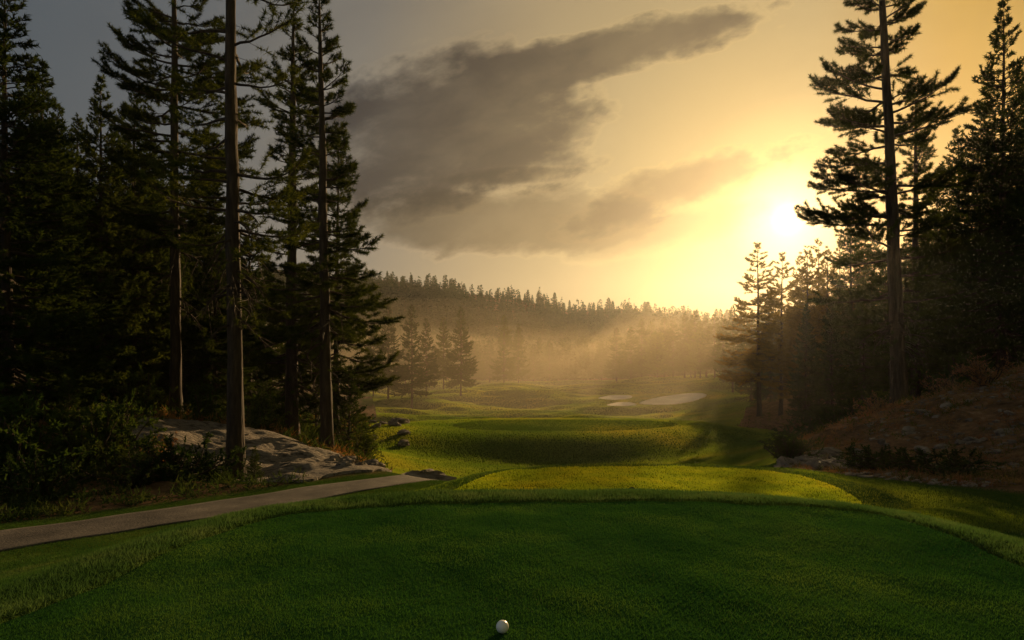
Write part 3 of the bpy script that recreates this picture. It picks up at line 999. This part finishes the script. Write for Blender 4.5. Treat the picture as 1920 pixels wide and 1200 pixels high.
# right side
place('open', 1687, 22, -150, 'tall big pine with layered tufted boughs and bare trunk on the right bank', lean=(0, -2.6), rot=0.0)
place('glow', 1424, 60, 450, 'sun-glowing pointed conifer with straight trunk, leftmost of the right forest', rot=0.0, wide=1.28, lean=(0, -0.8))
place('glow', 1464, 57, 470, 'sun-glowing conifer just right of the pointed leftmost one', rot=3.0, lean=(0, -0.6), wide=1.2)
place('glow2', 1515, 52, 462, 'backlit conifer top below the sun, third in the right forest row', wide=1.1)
place('slim3', 1596, 42, 372, 'thin backlit conifer with bare trunk left of the tall big pine', wide=1.15)
place('slim2', 1716, 33, 185, 'dark conifer standing right behind the tall big pine', wide=1.2)
place('fir2', 1878, 25, 0, 'pointed dark fir with sharp tip against the golden sky at the right edge', name='fir_tree')
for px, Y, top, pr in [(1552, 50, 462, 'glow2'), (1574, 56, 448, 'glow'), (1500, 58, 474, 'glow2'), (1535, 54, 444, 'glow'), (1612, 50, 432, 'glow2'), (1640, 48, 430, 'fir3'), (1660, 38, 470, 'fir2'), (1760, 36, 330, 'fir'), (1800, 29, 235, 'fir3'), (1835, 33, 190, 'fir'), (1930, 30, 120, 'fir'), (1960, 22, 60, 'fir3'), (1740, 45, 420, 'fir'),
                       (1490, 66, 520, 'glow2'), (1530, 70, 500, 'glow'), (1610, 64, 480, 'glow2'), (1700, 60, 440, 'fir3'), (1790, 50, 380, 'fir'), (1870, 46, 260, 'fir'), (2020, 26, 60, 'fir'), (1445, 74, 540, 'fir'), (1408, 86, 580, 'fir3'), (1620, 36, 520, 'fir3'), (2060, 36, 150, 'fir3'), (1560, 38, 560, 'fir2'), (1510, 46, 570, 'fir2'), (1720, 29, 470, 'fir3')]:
    place(pr, px, Y, top, 'dark conifer packed deep inside the shaded right forest', group=GR, name='fir_tree')

# ridge skyline
rs = random.Random(3)
px = 640.0
while px < 1370:
    Y = rs.uniform(432, 452)
    sky_y = np.interp(px, [640, 690, 850, 1000, 1150, 1340, 1400], [500, 506, 533, 553, 568, 588, 592])
    x = (px - 960) / F * Y
    gy = HY - (gz(x, Y) - CAMH) / Y * F
    top = min(sky_y + rs.choice((-9, -4, 0, 3, 8, 11)), gy - 18)
    place(FARP[rs.randrange(4)], px, Y, top, 'small dark conifer on the skyline of the far hill', group='skyline conifers on the far hill', name='pine_tree', wide=rs.uniform(1.3, 1.9))
    px += rs.choice((6, 8, 10, 12, 15))


def hill_forest():
    rng = np.random.default_rng(77)
    n = 4200
    Y = rng.uniform(228, 428, n)
    px = rng.uniform(380, 1640, n)
    X = (px - 960) / F * Y
    Z = height(X, Y)
    H = rng.uniform(8, 16, n)
    k = 110
    u = rng.uniform(0, 1, (n, k)) ** 1.4
    az = rng.uniform(0, 6.28, (n, k))
    rad = (rng.uniform(1.6, 2.9, n)[:, None]) * (1 - u) ** 0.8 + 0.05
    base = np.stack([X[:, None] + np.cos(az) * rad * 0.5, Y[:, None] + np.sin(az) * rad * 0.5, Z[:, None] + H[:, None] * (0.1 + 0.9 * u)], -1)
    d = unit(np.stack([np.cos(az), np.sin(az), rng.normal(-0.1, 0.4, (n, k))], -1))
    L = 0.7 + 0.7 * rad
    V, Tt = leaf_tris(base.reshape(-1, 3), d.reshape(-1, 3), L.ravel(), np.full(n * k, 0.75), rng)
    me = mesh_np('hillside_forest', V, [Tt], M['fir'], False)
    tag(link('hillside_forest', me), 'dense conifer forest covering the far misty hillside', 'forest', kind='stuff')


hill_forest()


# ------------------------------------------------------------------ shrubs
def shrub_proto(seed, w, h, n_st, dens, ll, lw, mat):
    rng = np.random.default_rng(seed)
    acc = Acc()
    T0, T1 = [], []
    for i in range(n_st):
        az = rng.uniform(0, 6.28)
        sp = rng.uniform(0.1, 1.0)
        d = np.array([math.cos(az) * sp * w, math.sin(az) * sp * w, h * rng.uniform(0.55, 1.0) * (1.1 - 0.45 * sp)])
        pts = [np.array([math.cos(az), math.sin(az), 0]) * 0.05 * w]
        for s in range(5):
            pts.append(pts[-1] + d / 5 + rng.normal(0, 0.05 * w, 3))
        pts[0][2] -= 0.15
        pts = np.array(pts)
        acc.add(*tube(pts, np.linspace(0.02, 0.005, 6), 4))
        for j in range(9):
            s = rng.uniform(0.8, 4.9)
            i0 = int(s)
            b = pts[i0] + (s - i0) * (pts[i0 + 1] - pts[i0])
            e = unit(rng.normal(size=3) + unit(d) * 0.8) * rng.uniform(0.15, 0.36) * (w + h) * 0.5
            T0.append(b)
            T1.append(b + e)
    T0, T1 = np.array(T0), np.array(T1)
    for a, b in zip(T0, T1):
        acc.add(*tube(np.array([a, (a + b) / 2, b]), np.array([0.007, 0.005, 0.003]), 3))
    ln = np.linalg.norm(T1 - T0, axis=1)
    idx = np.repeat(np.arange(len(T0)), np.maximum(4, (dens * ln).astype(int)))
    N = len(idx)
    base = T0[idx] + (T1 - T0)[idx] * rng.uniform(0.1, 1.05, N)[:, None]
    dn = unit(unit(T1 - T0)[idx] * 0.6 + rng.normal(size=(N, 3)) * 0.7)
    V, Tt = leaf_tris(base, dn, ll * rng.uniform(0.6, 1.2, N), lw * rng.uniform(0.7, 1.2, N), rng)
    V[:, 2] = np.maximum(V[:, 2], 0.02)
    return acc.mesh('stems', M['bark']), mesh_np('leaves', V, [Tt], M[mat], False)


SH = {'leafy': shrub_proto(1, 0.8, 1.2, 22, 95, 0.075, 0.04, 'shrub'),
      'dark': shrub_proto(2, 0.8, 0.8, 22, 95, 0.07, 0.03, 'dshrub'),
      'twiggy': shrub_proto(3, 0.7, 0.7, 24, 60, 0.07, 0.022, 'rust'),
      'spiky': shrub_proto(4, 0.35, 0.7, 34, 110, 0.09, 0.014, 'dshrub')}


def shrub(kind, px, Y, s, label, wide=1.0, group=None):
    x = (px - 960) / F * Y
    o = bpy.data.objects.new('shrub', None)
    COL.objects.link(o)
    o.location = (x, Y, gz(x, Y) - 0.03)
    o.rotation_euler = (0, 0, RN.uniform(0, 6.28))
    o.scale = (s * wide, s * wide, s)
    tag(o, label, 'shrub', group)
    link('stems', SH[kind][0], o)
    link('leaves', SH[kind][1], o)


shrub('leafy', 20, 13.0, 1.75, 'big leafy bush with yellowing leaves at the left edge')
shrub('leafy', 165, 14.2, 1.45, 'leafy bush beside the sapling conifer near the left edge', 1.0)
shrub('leafy', 210, 15.6, 1.25, 'yellow-green leafy bush left of the bare rock slope')
shrub('dark', 80, 11.9, 1.1, 'low dark bush below the big leafy bush, near the path edge', 1.1)
shrub('dark', 250, 13.2, 1.15, 'low dark bush below the bare rock slope, left one', 1.1)
shrub('dark', 335, 13.6, 1.2, 'dark leafy bush in front of the bare rock slope', 1.15)
shrub('dark', 395, 14.2, 0.95, 'dark bush pressed against the left of the thick bare trunk')
shrub('twiggy', 300, 15.0, 0.95, 'twiggy red-brown bush on the lower face of the rock slope')
shrub('leafy', 265, 21, 1.3, 'leafy bush at the top of the rock slope under the forest')
shrub('leafy', 380, 23, 1.2, 'autumn coloured bush between the two dark trunks above the rock slope')
shrub('leafy', 490, 22.5, 1.0, 'leafy bush between the thick bare trunk and the slender pair')
shrub('leafy', 520, 27, 1.4, 'leafy bush behind the left slender pine')
shrub('leafy', 685, 23, 0.9, 'small bush right of the slender pair near the creek bank')
shrub('spiky', 1482, 12.3, 0.85, 'dark spiky bush at the left tip of the right bank', 1.5)
shrub('dark', 1640, 11.0, 0.5, 'low dark shrub at the foot of the right bank, left one', 1.7)
shrub('dark', 1710, 10.6, 0.5, 'low dark shrub at the foot of the right bank, middle one', 1.8)
shrub('dark', 1785, 10.1, 0.5, 'low dark shrub at the foot of the right bank, right one', 1.8)
shrub('twiggy', 1640, 19.0, 0.9, 'rusty heather bush left of the big pine on the right bank')
shrub('twiggy', 1760, 19.5, 0.9, 'rusty heather bush right of the big pine on the right bank')
shrub('twiggy', 1850, 17.0, 1.0, 'rusty heather bush high on the right bank near the photo edge')
for k, (px, Y, sz) in enumerate([(1500, 24, 1.0), (1535, 27, 1.3), (1575, 26, 1.1), (1615, 28, 1.4), (1648, 27, 1.1)]):
    shrub('dark', px, Y, sz, 'dark bush in the hollow behind the ridge of the right bank', 1.3, 'bushes behind the right bank')
shrub('leafy', 1660, 25, 1.1, 'dark leafy bush behind the foot of the big right pine')
shrub('leafy', 1800, 24, 1.5, 'dark leafy bush at the forest edge above the right bank')


# ------------------------------------------------------------------ ground cover
def in_poly(poly, X, Y, m=0.0):
    return sdf(poly, X, Y) < -m


def cover(name, label, cat, poly, n, mat, size, width, per, ymin, ymax, seed, avoid=None, power=1.6, spread=0.9):
    rng = np.random.default_rng(seed)
    pol = np.asarray(poly)
    Y = ymin + (ymax - ymin) * rng.uniform(0, 1, n * 3) ** power
    lo, hi = -0.95, 0.95
    X = rng.uniform(lo, hi, n * 3) * Y
    ok = in_poly(pol, X, Y, 0.12) & (fbm(X / 1.6, Y / 1.6, 3, seed) > -0.22)
    if avoid is not None:
        ok &= sdf(avoid, X, Y) > 0.1
    X, Y = X[ok][:n], Y[ok][:n]
    Z = height(X, Y)
    k = len(X)
    sz = size * rng.uniform(0.5, 1.4, k) * np.clip(Y / 14, 0.8, 2.2)
    idx = np.repeat(np.arange(k), per)
    N = len(idx)
    az = rng.uniform(0, 6.28, N)
    el = rng.uniform(0.15, 1.45, N)
    d = np.stack([np.cos(az) * np.cos(el), np.sin(az) * np.cos(el), np.sin(el)], -1)
    base = np.stack([X, Y, Z], -1)[idx] + d * (sz[idx] * rng.uniform(0, spread, N))[:, None] - np.array([0, 0, 0.02])
    dn = unit(d + rng.normal(size=(N, 3)) * 0.6)
    V, Tt = leaf_tris(base, dn, sz[idx] * rng.uniform(0.35, 0.75, N), width * np.clip(Y[idx] / 14, 0.8, 2.5), rng)
    me = mesh_np(name, V, [Tt], M[mat], False)
    tag(link(name, me), label, cat, kind='stuff')


cover('undergrowth', 'dark ferns and brush covering the floor of the left forest', 'undergrowth', LEFT_WOOD, 5200, 'dshrub', 0.24, 0.03, 16, 10, 60, 41, ROCK)
cover('dry_undergrowth', 'dry reddish brush and twigs between the left forest trees', 'undergrowth', LEFT_WOOD, 2600, 'rust', 0.18, 0.018, 14, 16, 50, 42, ROCK)
cover('heather', 'rusty heather and dry brush covering the right bank', 'heather', RIGHT_WOOD, 8000, 'rust', 0.105, 0.014, 16, 9, 45, 43)
cover('green_undergrowth', 'low green brush scattered over the right bank', 'undergrowth', RIGHT_WOOD, 1900, 'fern', 0.15, 0.02, 14, 9, 60, 44)

cover('needle_litter', 'dry needles and twigs scattered over the bare rock slope', 'litter', ROCK, 900, 'rust', 0.07, 0.012, 9, 13, 21, 45, None, 1.0, 0.6)

cover('path_litter', 'dry needles and leaf scraps lying along the cart path', 'litter', PATHPOLY, 700, 'rust', 0.022, 0.006, 4, 6, 19, 46, None, 1.0, 0.5)


def scree(name, label, poly, n, ymin, ymax, smin, smax, seed, pxr):
    rng = np.random.default_rng(seed)
    Y = ymin + (ymax - ymin) * rng.uniform(0, 1, n * 4) ** 1.3
    X = (rng.uniform(pxr[0], pxr[1], n * 4) - 960) / F * Y
    ok = (sdf(poly, X, Y) < 0.0) & (fbm(X / 0.9, Y / 0.9, 3, seed) > 0.0)
    X, Y = X[ok][:n], Y[ok][:n]
    k = len(X)
    c = np.stack([X, Y, height(X, Y)], -1)
    s = smin + (smax - smin) * rng.uniform(0, 1, k) ** 3
    # eight-cornered broken stones
    base = np.array([(x, y, z) for z in (-1, 1) for y in (-1, 1) for x in (-1, 1)], float)
    cr = base[None] * rng.uniform(0.45, 1.0, (k, 8, 3)) * np.array([1.0, 0.8, 0.55])
    az = rng.uniform(0, 6.28, k)
    ca, sa = np.cos(az)[:, None], np.sin(az)[:, None]
    x = cr[..., 0] * ca - cr[..., 1] * sa
    y = cr[..., 0] * sa + cr[..., 1] * ca
    V = c[:, None] + np.stack([x, y, cr[..., 2] + x * 0.2], -1) * s[:, None, None]
    f = np.array([(0, 2, 3, 1), (4, 5, 7, 6), (0, 1, 5, 4), (2, 6, 7, 3), (0, 4, 6, 2), (1, 3, 7, 5)])
    Q = (np.arange(k)[:, None, None] * 8 + f[None]).reshape(-1, 4)
    tag(link(name, mesh_np(name, V.reshape(-1, 3), [Q], M['rock'])), label, 'stones', kind='stuff')


scree('scree', 'broken stones strewn over the right bank', RIGHT_WOOD, 2000, 9, 24, 0.012, 0.085, 91, (1455, 2050))
scree('rubble', 'broken stones along the lower end of the bare rock slope', ROCK, 500, 13, 20, 0.012, 0.09, 92, (430, 730))


# ------------------------------------------------------------------ rocks
def rock_mesh(seed):
    rng = np.random.default_rng(seed)
    nu, nv = 22, 14
    th = np.linspace(0, 2 * math.pi, nu, endpoint=False)
    ph = np.linspace(0, math.pi, nv)
    P, TH = np.meshgrid(ph, th, indexing='ij')
    D = np.stack([np.sin(P) * np.cos(TH), np.sin(P) * np.sin(TH), np.cos(P)], -1)
    r = np.ones(P.shape)
    for k in range(11):            # cut by random planes, so it has facets
        nrm = unit(rng.normal(size=3))
        r = np.minimum(r, rng.uniform(0.55, 0.85) / np.maximum(D @ nrm, 0.05))
    r = r * (1 + 0.06 * rng.normal(size=r.shape))
    V = D * r[..., None] * np.array([1.0, 0.8, 0.6])
    i = np.arange(nv - 1)[:, None] * nu
    j = np.arange(nu)[None]
    Q = np.stack([i + j, i + (j + 1) % nu, i + nu + (j + 1) % nu, i + nu + j], -1).reshape(-1, 4)
    return mesh_np('rock', V.reshape(-1, 3), [Q], M['rock'], False)


RK = [rock_mesh(i) for i in range(5)]


def rocks(name, label, cat, group, spots):
    for i, (px, Y, s) in enumerate(spots):
        x = (px - 960) / F * Y
        o = link(name, RK[i % 5])
        o.location = (x, Y, gz(x, Y) + s * 0.2)
        o.rotation_euler = (RN.uniform(-0.3, 0.3), RN.uniform(-0.3, 0.3), RN.uniform(0, 6.28))
        o.scale = (s, s, s)
        tag(o, label, cat, group)


rocks('rock', 'pale broken rock at the left foot of the right bank', 'rock', 'rocks on the right bank',
      [(RN.uniform(1475, 1620), RN.uniform(11.0, 14.2), RN.uniform(0.10, 0.27)) for _ in range(40)])
rocks('rock', 'grey rock among the heather of the right bank', 'rock', 'stones in the heather',
      [(RN.uniform(1620, 1910), RN.uniform(10.5, 16), RN.uniform(0.08, 0.2)) for _ in range(34)])
rocks('rock', 'grey rock at the lower end of the bare rock slope', 'rock', 'rocks below the rock slope',
      [(RN.uniform(600, 735), RN.uniform(14.8, 17.5), RN.uniform(0.1, 0.3)) for _ in range(22)])
rocks('rock', 'dark rock on the creek bank left of the grass mound', 'rock', 'rocks along the creek bank',
      [(RN.uniform(690, 760), RN.uniform(34, 48), RN.uniform(0.2, 0.5)) for _ in range(14)])
# mossy boulder beside the end of the path
x = (790 - 960) / F * 17.5
o = link('boulder', RK[2])
o.location = (x, 17.5, gz(x, 17.5) - 0.12)
o.rotation_euler = (0.0, 0.05, 0.3)
o.scale = (1.25, 0.9, 0.9)
tag(o, 'long low mossy boulder beside the far end of the cart path', 'boulder')


# ------------------------------------------------------------------ grass
def blades(name, label, poly_fn, X, Y, hgt, wid, mat, seed, lean=0.5, off=0.0):
    rng = np.random.default_rng(seed)
    ok = poly_fn(X, Y)
    X, Y = X[ok], Y[ok]
    n = len(X)
    Z = height(X, Y) + off
    az = rng.uniform(0, 6.28, n)
    l = rng.uniform(0, lean, n)
    d = unit(np.stack([np.cos(az) * l, np.sin(az) * l, np.ones(n)], -1))
    h = hgt * rng.uniform(0.5, 1.25, n)
    V, Tt = leaf_tris(np.stack([X, Y, Z], -1), d, h, wid * rng.uniform(0.7, 1.3, n), rng)
    me = mesh_np(name, V, [Tt], M[mat], False)
    tag(link(name, me), label, 'grass', kind='stuff')


def cloud(n, y0, y1, seed, k=1.0, a=0.86):
    rng = np.random.default_rng(seed)
    Y = y0 + (y1 - y0) * rng.uniform(0, 1, n) ** k
    return rng.uniform(-a, a, n) * Y, Y


X, Y = cloud(360000, 1.9, 4.7, 1, 1.0)
blades('tee_grass', 'short mown turf of the near tee, its green darkened for shade', lambda a, b: sdf(TEE1, a, b) < -0.01, X, Y, 0.012, 0.0024, 'turf', 2, 1.3, 0.011)
X, Y = cloud(90000, 1.9, 4.7, 51, 1.0)
k = fbm(X * 2.2, Y * 3.0, 4, 52) + 0.5 * fbm(X * 9, Y * 9, 2, 53) + np.random.default_rng(55).normal(0, 0.45, len(X)) > 0.62
blades('tee_grass', 'scattered lighter taller blades standing up from the near tee', lambda a, b: sdf(TEE1, a, b) < -0.02, X[k], Y[k], 0.016, 0.0024, 'blade', 54, 1.3, 0.011)
X, Y = cloud(420000, 6.2, 10.2, 3, 1.0, 0.78)
blades('tee_grass', 'short mown turf of the second tee, sunlight painted in as yellow-green', lambda a, b: sdf(TEE2, a, b) < -0.02, X, Y, 0.020, 0.006, 'turf2', 4, 0.5, 0.012)
X, Y = cloud(420000, 2.0, 6.2, 5, 0.9)
blades('fringe_grass', 'longer fringe grass ringing the near tee', lambda a, b: (sdf(TEE1, a, b) > 0.0) & (sdf(TEE1, a, b) < 0.42 + 0.2 * fbm(a * 2, b * 2, 2, 4)), X, Y, 0.026, 0.0032, 'collar', 6, 1.1)
X, Y = cloud(420000, 6.0, 10.6, 15, 0.9, 0.8)
blades('fringe_grass', 'longer fringe grass ringing the sunlit second tee', lambda a, b: (sdf(TEE2, a, b) > 0.0) & (sdf(TEE2, a, b) < 0.45), X, Y, 0.022, 0.006, 'blade', 16, 1.0)
PATHPOLY = PATH_N + PATH_F[::-1]


def rough_ok(a, b):
    return (sdf(TEE1, a, b) > 0.3) & (sdf(TEE2, a, b) > 0.0) & (sdf(LEFT_WOOD, a, b) > -0.15) & (sdf(RIGHT_WOOD, a, b) > -0.15) & (sdf(PATHPOLY, a, b) > -0.03 - 0.09 * (fbm(a * 3, b * 3, 3, 33) + 0.3))


X, Y = cloud(460000, 2.6, 15, 7, 1.3)
blades('rough_grass', 'mown rough grass close around the second tee, sunlight painted as brighter blades', lambda a, b: rough_ok(a, b) & (sdf(TEE2, a, b) < 1.6) & (sdf(TEE1, a, b) > 0.6), X, Y, 0.024, 0.006, 'fblade', 9, 1.0)  # brighter fairway blades paint a sunlit patch around the second tee
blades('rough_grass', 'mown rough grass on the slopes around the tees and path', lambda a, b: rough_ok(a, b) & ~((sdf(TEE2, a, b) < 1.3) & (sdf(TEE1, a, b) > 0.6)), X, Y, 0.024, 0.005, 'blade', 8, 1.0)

def fairway_grass():
    rng = np.random.default_rng(19)
    n = 1150000
    Y = 1.0 / rng.uniform(1 / 236.0, 1 / 15.5, n)
    Y = np.where(rng.uniform(0, 1, n) < 0.45, 1.0 / rng.uniform(1 / 236.0, 1 / 55.0, n), Y)
    X = rng.uniform(-0.26, 0.46, n) * Y
    near = np.concatenate([BUNK[0], BUNK[1], BUNK[2]])
    ok = (sdf(LEFT_WOOD, X, Y) > -0.3) & (sdf(RIGHT_WOOD, X, Y) > -0.3) & (sdf(PATHPOLY, X, Y) > 0.1)
    for p in BUNK:
        ok &= sdf(p, X, Y) > 0.0
    X, Y = X[ok], Y[ok]
    n = len(X)
    Z = height(X, Y)
    az = rng.uniform(0, 6.28, n)
    l = rng.uniform(0, 0.7, n)
    d = unit(np.stack([np.cos(az) * l, np.sin(az) * l, np.ones(n)], -1))
    mown = (sdf(TEE3, X, Y) < 0)
    h = (0.035 + 0.0009 * Y) * rng.uniform(0.5, 1.3, n) * np.where(mown, 0.6, 1.0)
    Z = Z + np.where(mown, 0.04, 0.0)
    V, Tt = leaf_tris(np.stack([X, Y, Z - 0.01], -1), d, h, (0.004 + 0.0012 * Y) * rng.uniform(0.7, 1.3, n), rng)
    me = mesh_np('fairway_grass', V, [Tt], M['fblade'], False)
    tag(link('fairway_grass', me), 'mown rolling fairway grass running from the mound to the far misty grove', 'grass', kind='stuff')


fairway_grass()

# ------------------------------------------------------------------ golf ball, divot
def golf_ball():
    r = 0.02135
    nu, nv = 96, 64
    th = np.linspace(0, 2 * math.pi, nu, endpoint=False)
    ph = np.linspace(0.001, math.pi - 0.001, nv)
    P, TH = np.meshgrid(ph, th, indexing='ij')
    D = np.stack([np.sin(P) * np.cos(TH), np.sin(P) * np.sin(TH), np.cos(P)], -1)
    k = np.arange(336) + 0.5
    f = np.arccos(1 - 2 * k / 336)
    g = math.pi * (1 + 5 ** 0.5) * k
    C = np.stack([np.sin(f) * np.cos(g), np.sin(f) * np.sin(g), np.cos(f)], -1)
    c = (D.reshape(-1, 3) @ C.T).max(1).reshape(P.shape)
    a = np.arccos(np.clip(c, -1, 1))
    rr = r * (1 - 0.014 * np.clip(1 - (a / 0.085) ** 2, 0, 1))
    V = D * rr[..., None]
    i = np.arange(nv - 1)[:, None] * nu
    j = np.arange(nu)[None]
    Q = np.stack([i + j, i + nu + j, i + nu + (j + 1) % nu, i + (j + 1) % nu], -1).reshape(-1, 4)
    o = link('golf_ball', mesh_np('golf_ball', V.reshape(-1, 3), [Q], M['ball'], True))
    Yb = (CAMH - r - 0.02) / ((1173.5 - HY) / F)
    o.location = ((942 - 960) / F * Yb, Yb, 0.012 + 0.005 + r)
    tag(o, 'white dimpled golf ball lying on the dark near tee', 'golf ball')


golf_ball()


def divot():
    rng = np.random.default_rng(3)
    V, Q = rock_mesh(7), None
    x, y = onz(1183, 924, -0.6)
    o = link('turf_clod', V)
    V.materials.clear()
    V.materials.append(M['clod'])
    o.location = (x, y, gz(x, y) + 0.05)
    o.scale = (0.05, 0.035, 0.045)
    tag(o, 'small dark clod of turf at the near edge of the sunlit second tee', 'clod')


divot()


# ------------------------------------------------------------------ haze
def haze(density=0.00013, g=0.78):
    x0, x1, y0, y1, z0, z1 = -960, 960, -60, 720, -12, 82
    V = np.array([(x, y, z) for z in (z0, z1) for y in (y0, y1) for x in (x0, x1)], float)
    Q = np.array([(0, 2, 3, 1), (4, 5, 7, 6), (0, 1, 5, 4), (2, 6, 7, 3), (0, 4, 6, 2), (1, 3, 7, 5)])
    m, t, out = new_mat('haze_air')
    pv = t.node('ShaderNodeVolumePrincipled')
    pv.inputs['Color'].default_value = (0.95, 0.92, 0.88, 1)
    pv.inputs['Density'].default_value = density
    pv.inputs['Anisotropy'].default_value = g
    t.l.new(pv.outputs[0], out.inputs['Volume'])
    o = link('haze', mesh_np('haze', V, [Q], m))
    tag(o, 'thin golden haze hanging in the air of the valley', 'haze', kind='stuff')


haze()


def mist_bank():
    # low mist lying over the far end of the fairway and creeping up the foot of the hill
    n1_, n2_ = 90, 70
    U, W = np.meshgrid(np.linspace(-1, 1, n1_), np.linspace(-1, 1, n2_))
    Y = 225 + 140 * W
    X = (0 + 135 * U) * (0.5 + 0.5 * Y / 225)
    env = (1 - np.abs(U) ** 2.2) * (1 - np.abs(W) ** 2.0)
    th = env * np.clip(15 + 15 * fbm(X / 42.0 + 3, Y / 30.0, 4, 71) - 7 * U, 1.0, 40)
    g = height(X.ravel(), Y.ravel(), False).reshape(X.shape)
    top = np.stack([X, Y, g + th + 0.3], -1).reshape(-1, 3)
    bot = np.stack([X, Y, g - 1.2], -1).reshape(-1, 3)
    N = n1_ * n2_
    i = np.arange(n2_ - 1)[:, None] * n1_ + np.arange(n1_ - 1)[None]
    Qt = np.stack([i, i + 1, i + n1_ + 1, i + n1_], -1).reshape(-1, 4)
    ring = np.concatenate([np.arange(n1_), np.arange(1, n2_) * n1_ + n1_ - 1, (n2_ - 1) * n1_ + np.arange(n1_ - 2, -1, -1), np.arange(n2_ - 2, 0, -1) * n1_])
    nx = np.roll(ring, -1)
    Qs = np.stack([ring, ring + N, nx + N, nx], -1)
    m, t, out = new_mat('mist')
    pv = t.node('ShaderNodeVolumePrincipled')
    pv.inputs['Color'].default_value = (0.99, 0.84, 0.62, 1)
    pv.inputs['Density'].default_value = 0.0015
    pv.inputs['Anisotropy'].default_value = 0.55
    t.l.new(pv.outputs[0], out.inputs['Volume'])
    m2 = m.copy()
    m2.node_tree.nodes['Principled Volume'].inputs['Density'].default_value = 0.0014
    pv.inputs['Density'].default_value = 0.00115
    o = link('mist_bank', mesh_np('mist_bank', np.concatenate([top, bot]), [Qt, Qt[:, ::-1] + N, Qs], m, True))
    tag(o, 'soft golden mist drifting over the far end of the fairway', 'mist', None, 'stuff')
    # and a mist lump added so the trees beside the sun glow
    nu, nv = 40, 24
    thh = np.linspace(0, 2 * math.pi, nu, endpoint=False)
    ph = np.linspace(0, math.pi, nv)
    P, TH = np.meshgrid(ph, thh, indexing='ij')
    D = np.stack([np.sin(P) * np.cos(TH), np.sin(P) * np.sin(TH), np.cos(P)], -1)
    lump = 1 + 0.3 * fbm(D[..., 0] * 2, D[..., 1] * 2 + D[..., 2] * 3, 3, 60)
    i = np.arange(nv - 1)[:, None] * nu
    j = np.arange(nu)[None]
    Q = np.stack([i + j, i + nu + j, i + nu + (j + 1) % nu, i + (j + 1) % nu], -1).reshape(-1, 4)
    for px, Y, z, r, lab in ((1530, 58, 1, (20, 26, 13), 'added veil of mist that gives the trees beside the sun their glow'), (745, 84, -2, (27, 22, 12), 'thin veil of mist in front of the misty conifers left of the fairway')):
        V = D * lump[..., None] * np.array(r)
        o = link('mist_veil', mesh_np('mist_veil', V.reshape(-1, 3), [Q], m2, True))
        o.location = ((px - 960) / F * Y, Y, z)
        tag(o, lab, 'mist', None, 'stuff')


mist_bank()
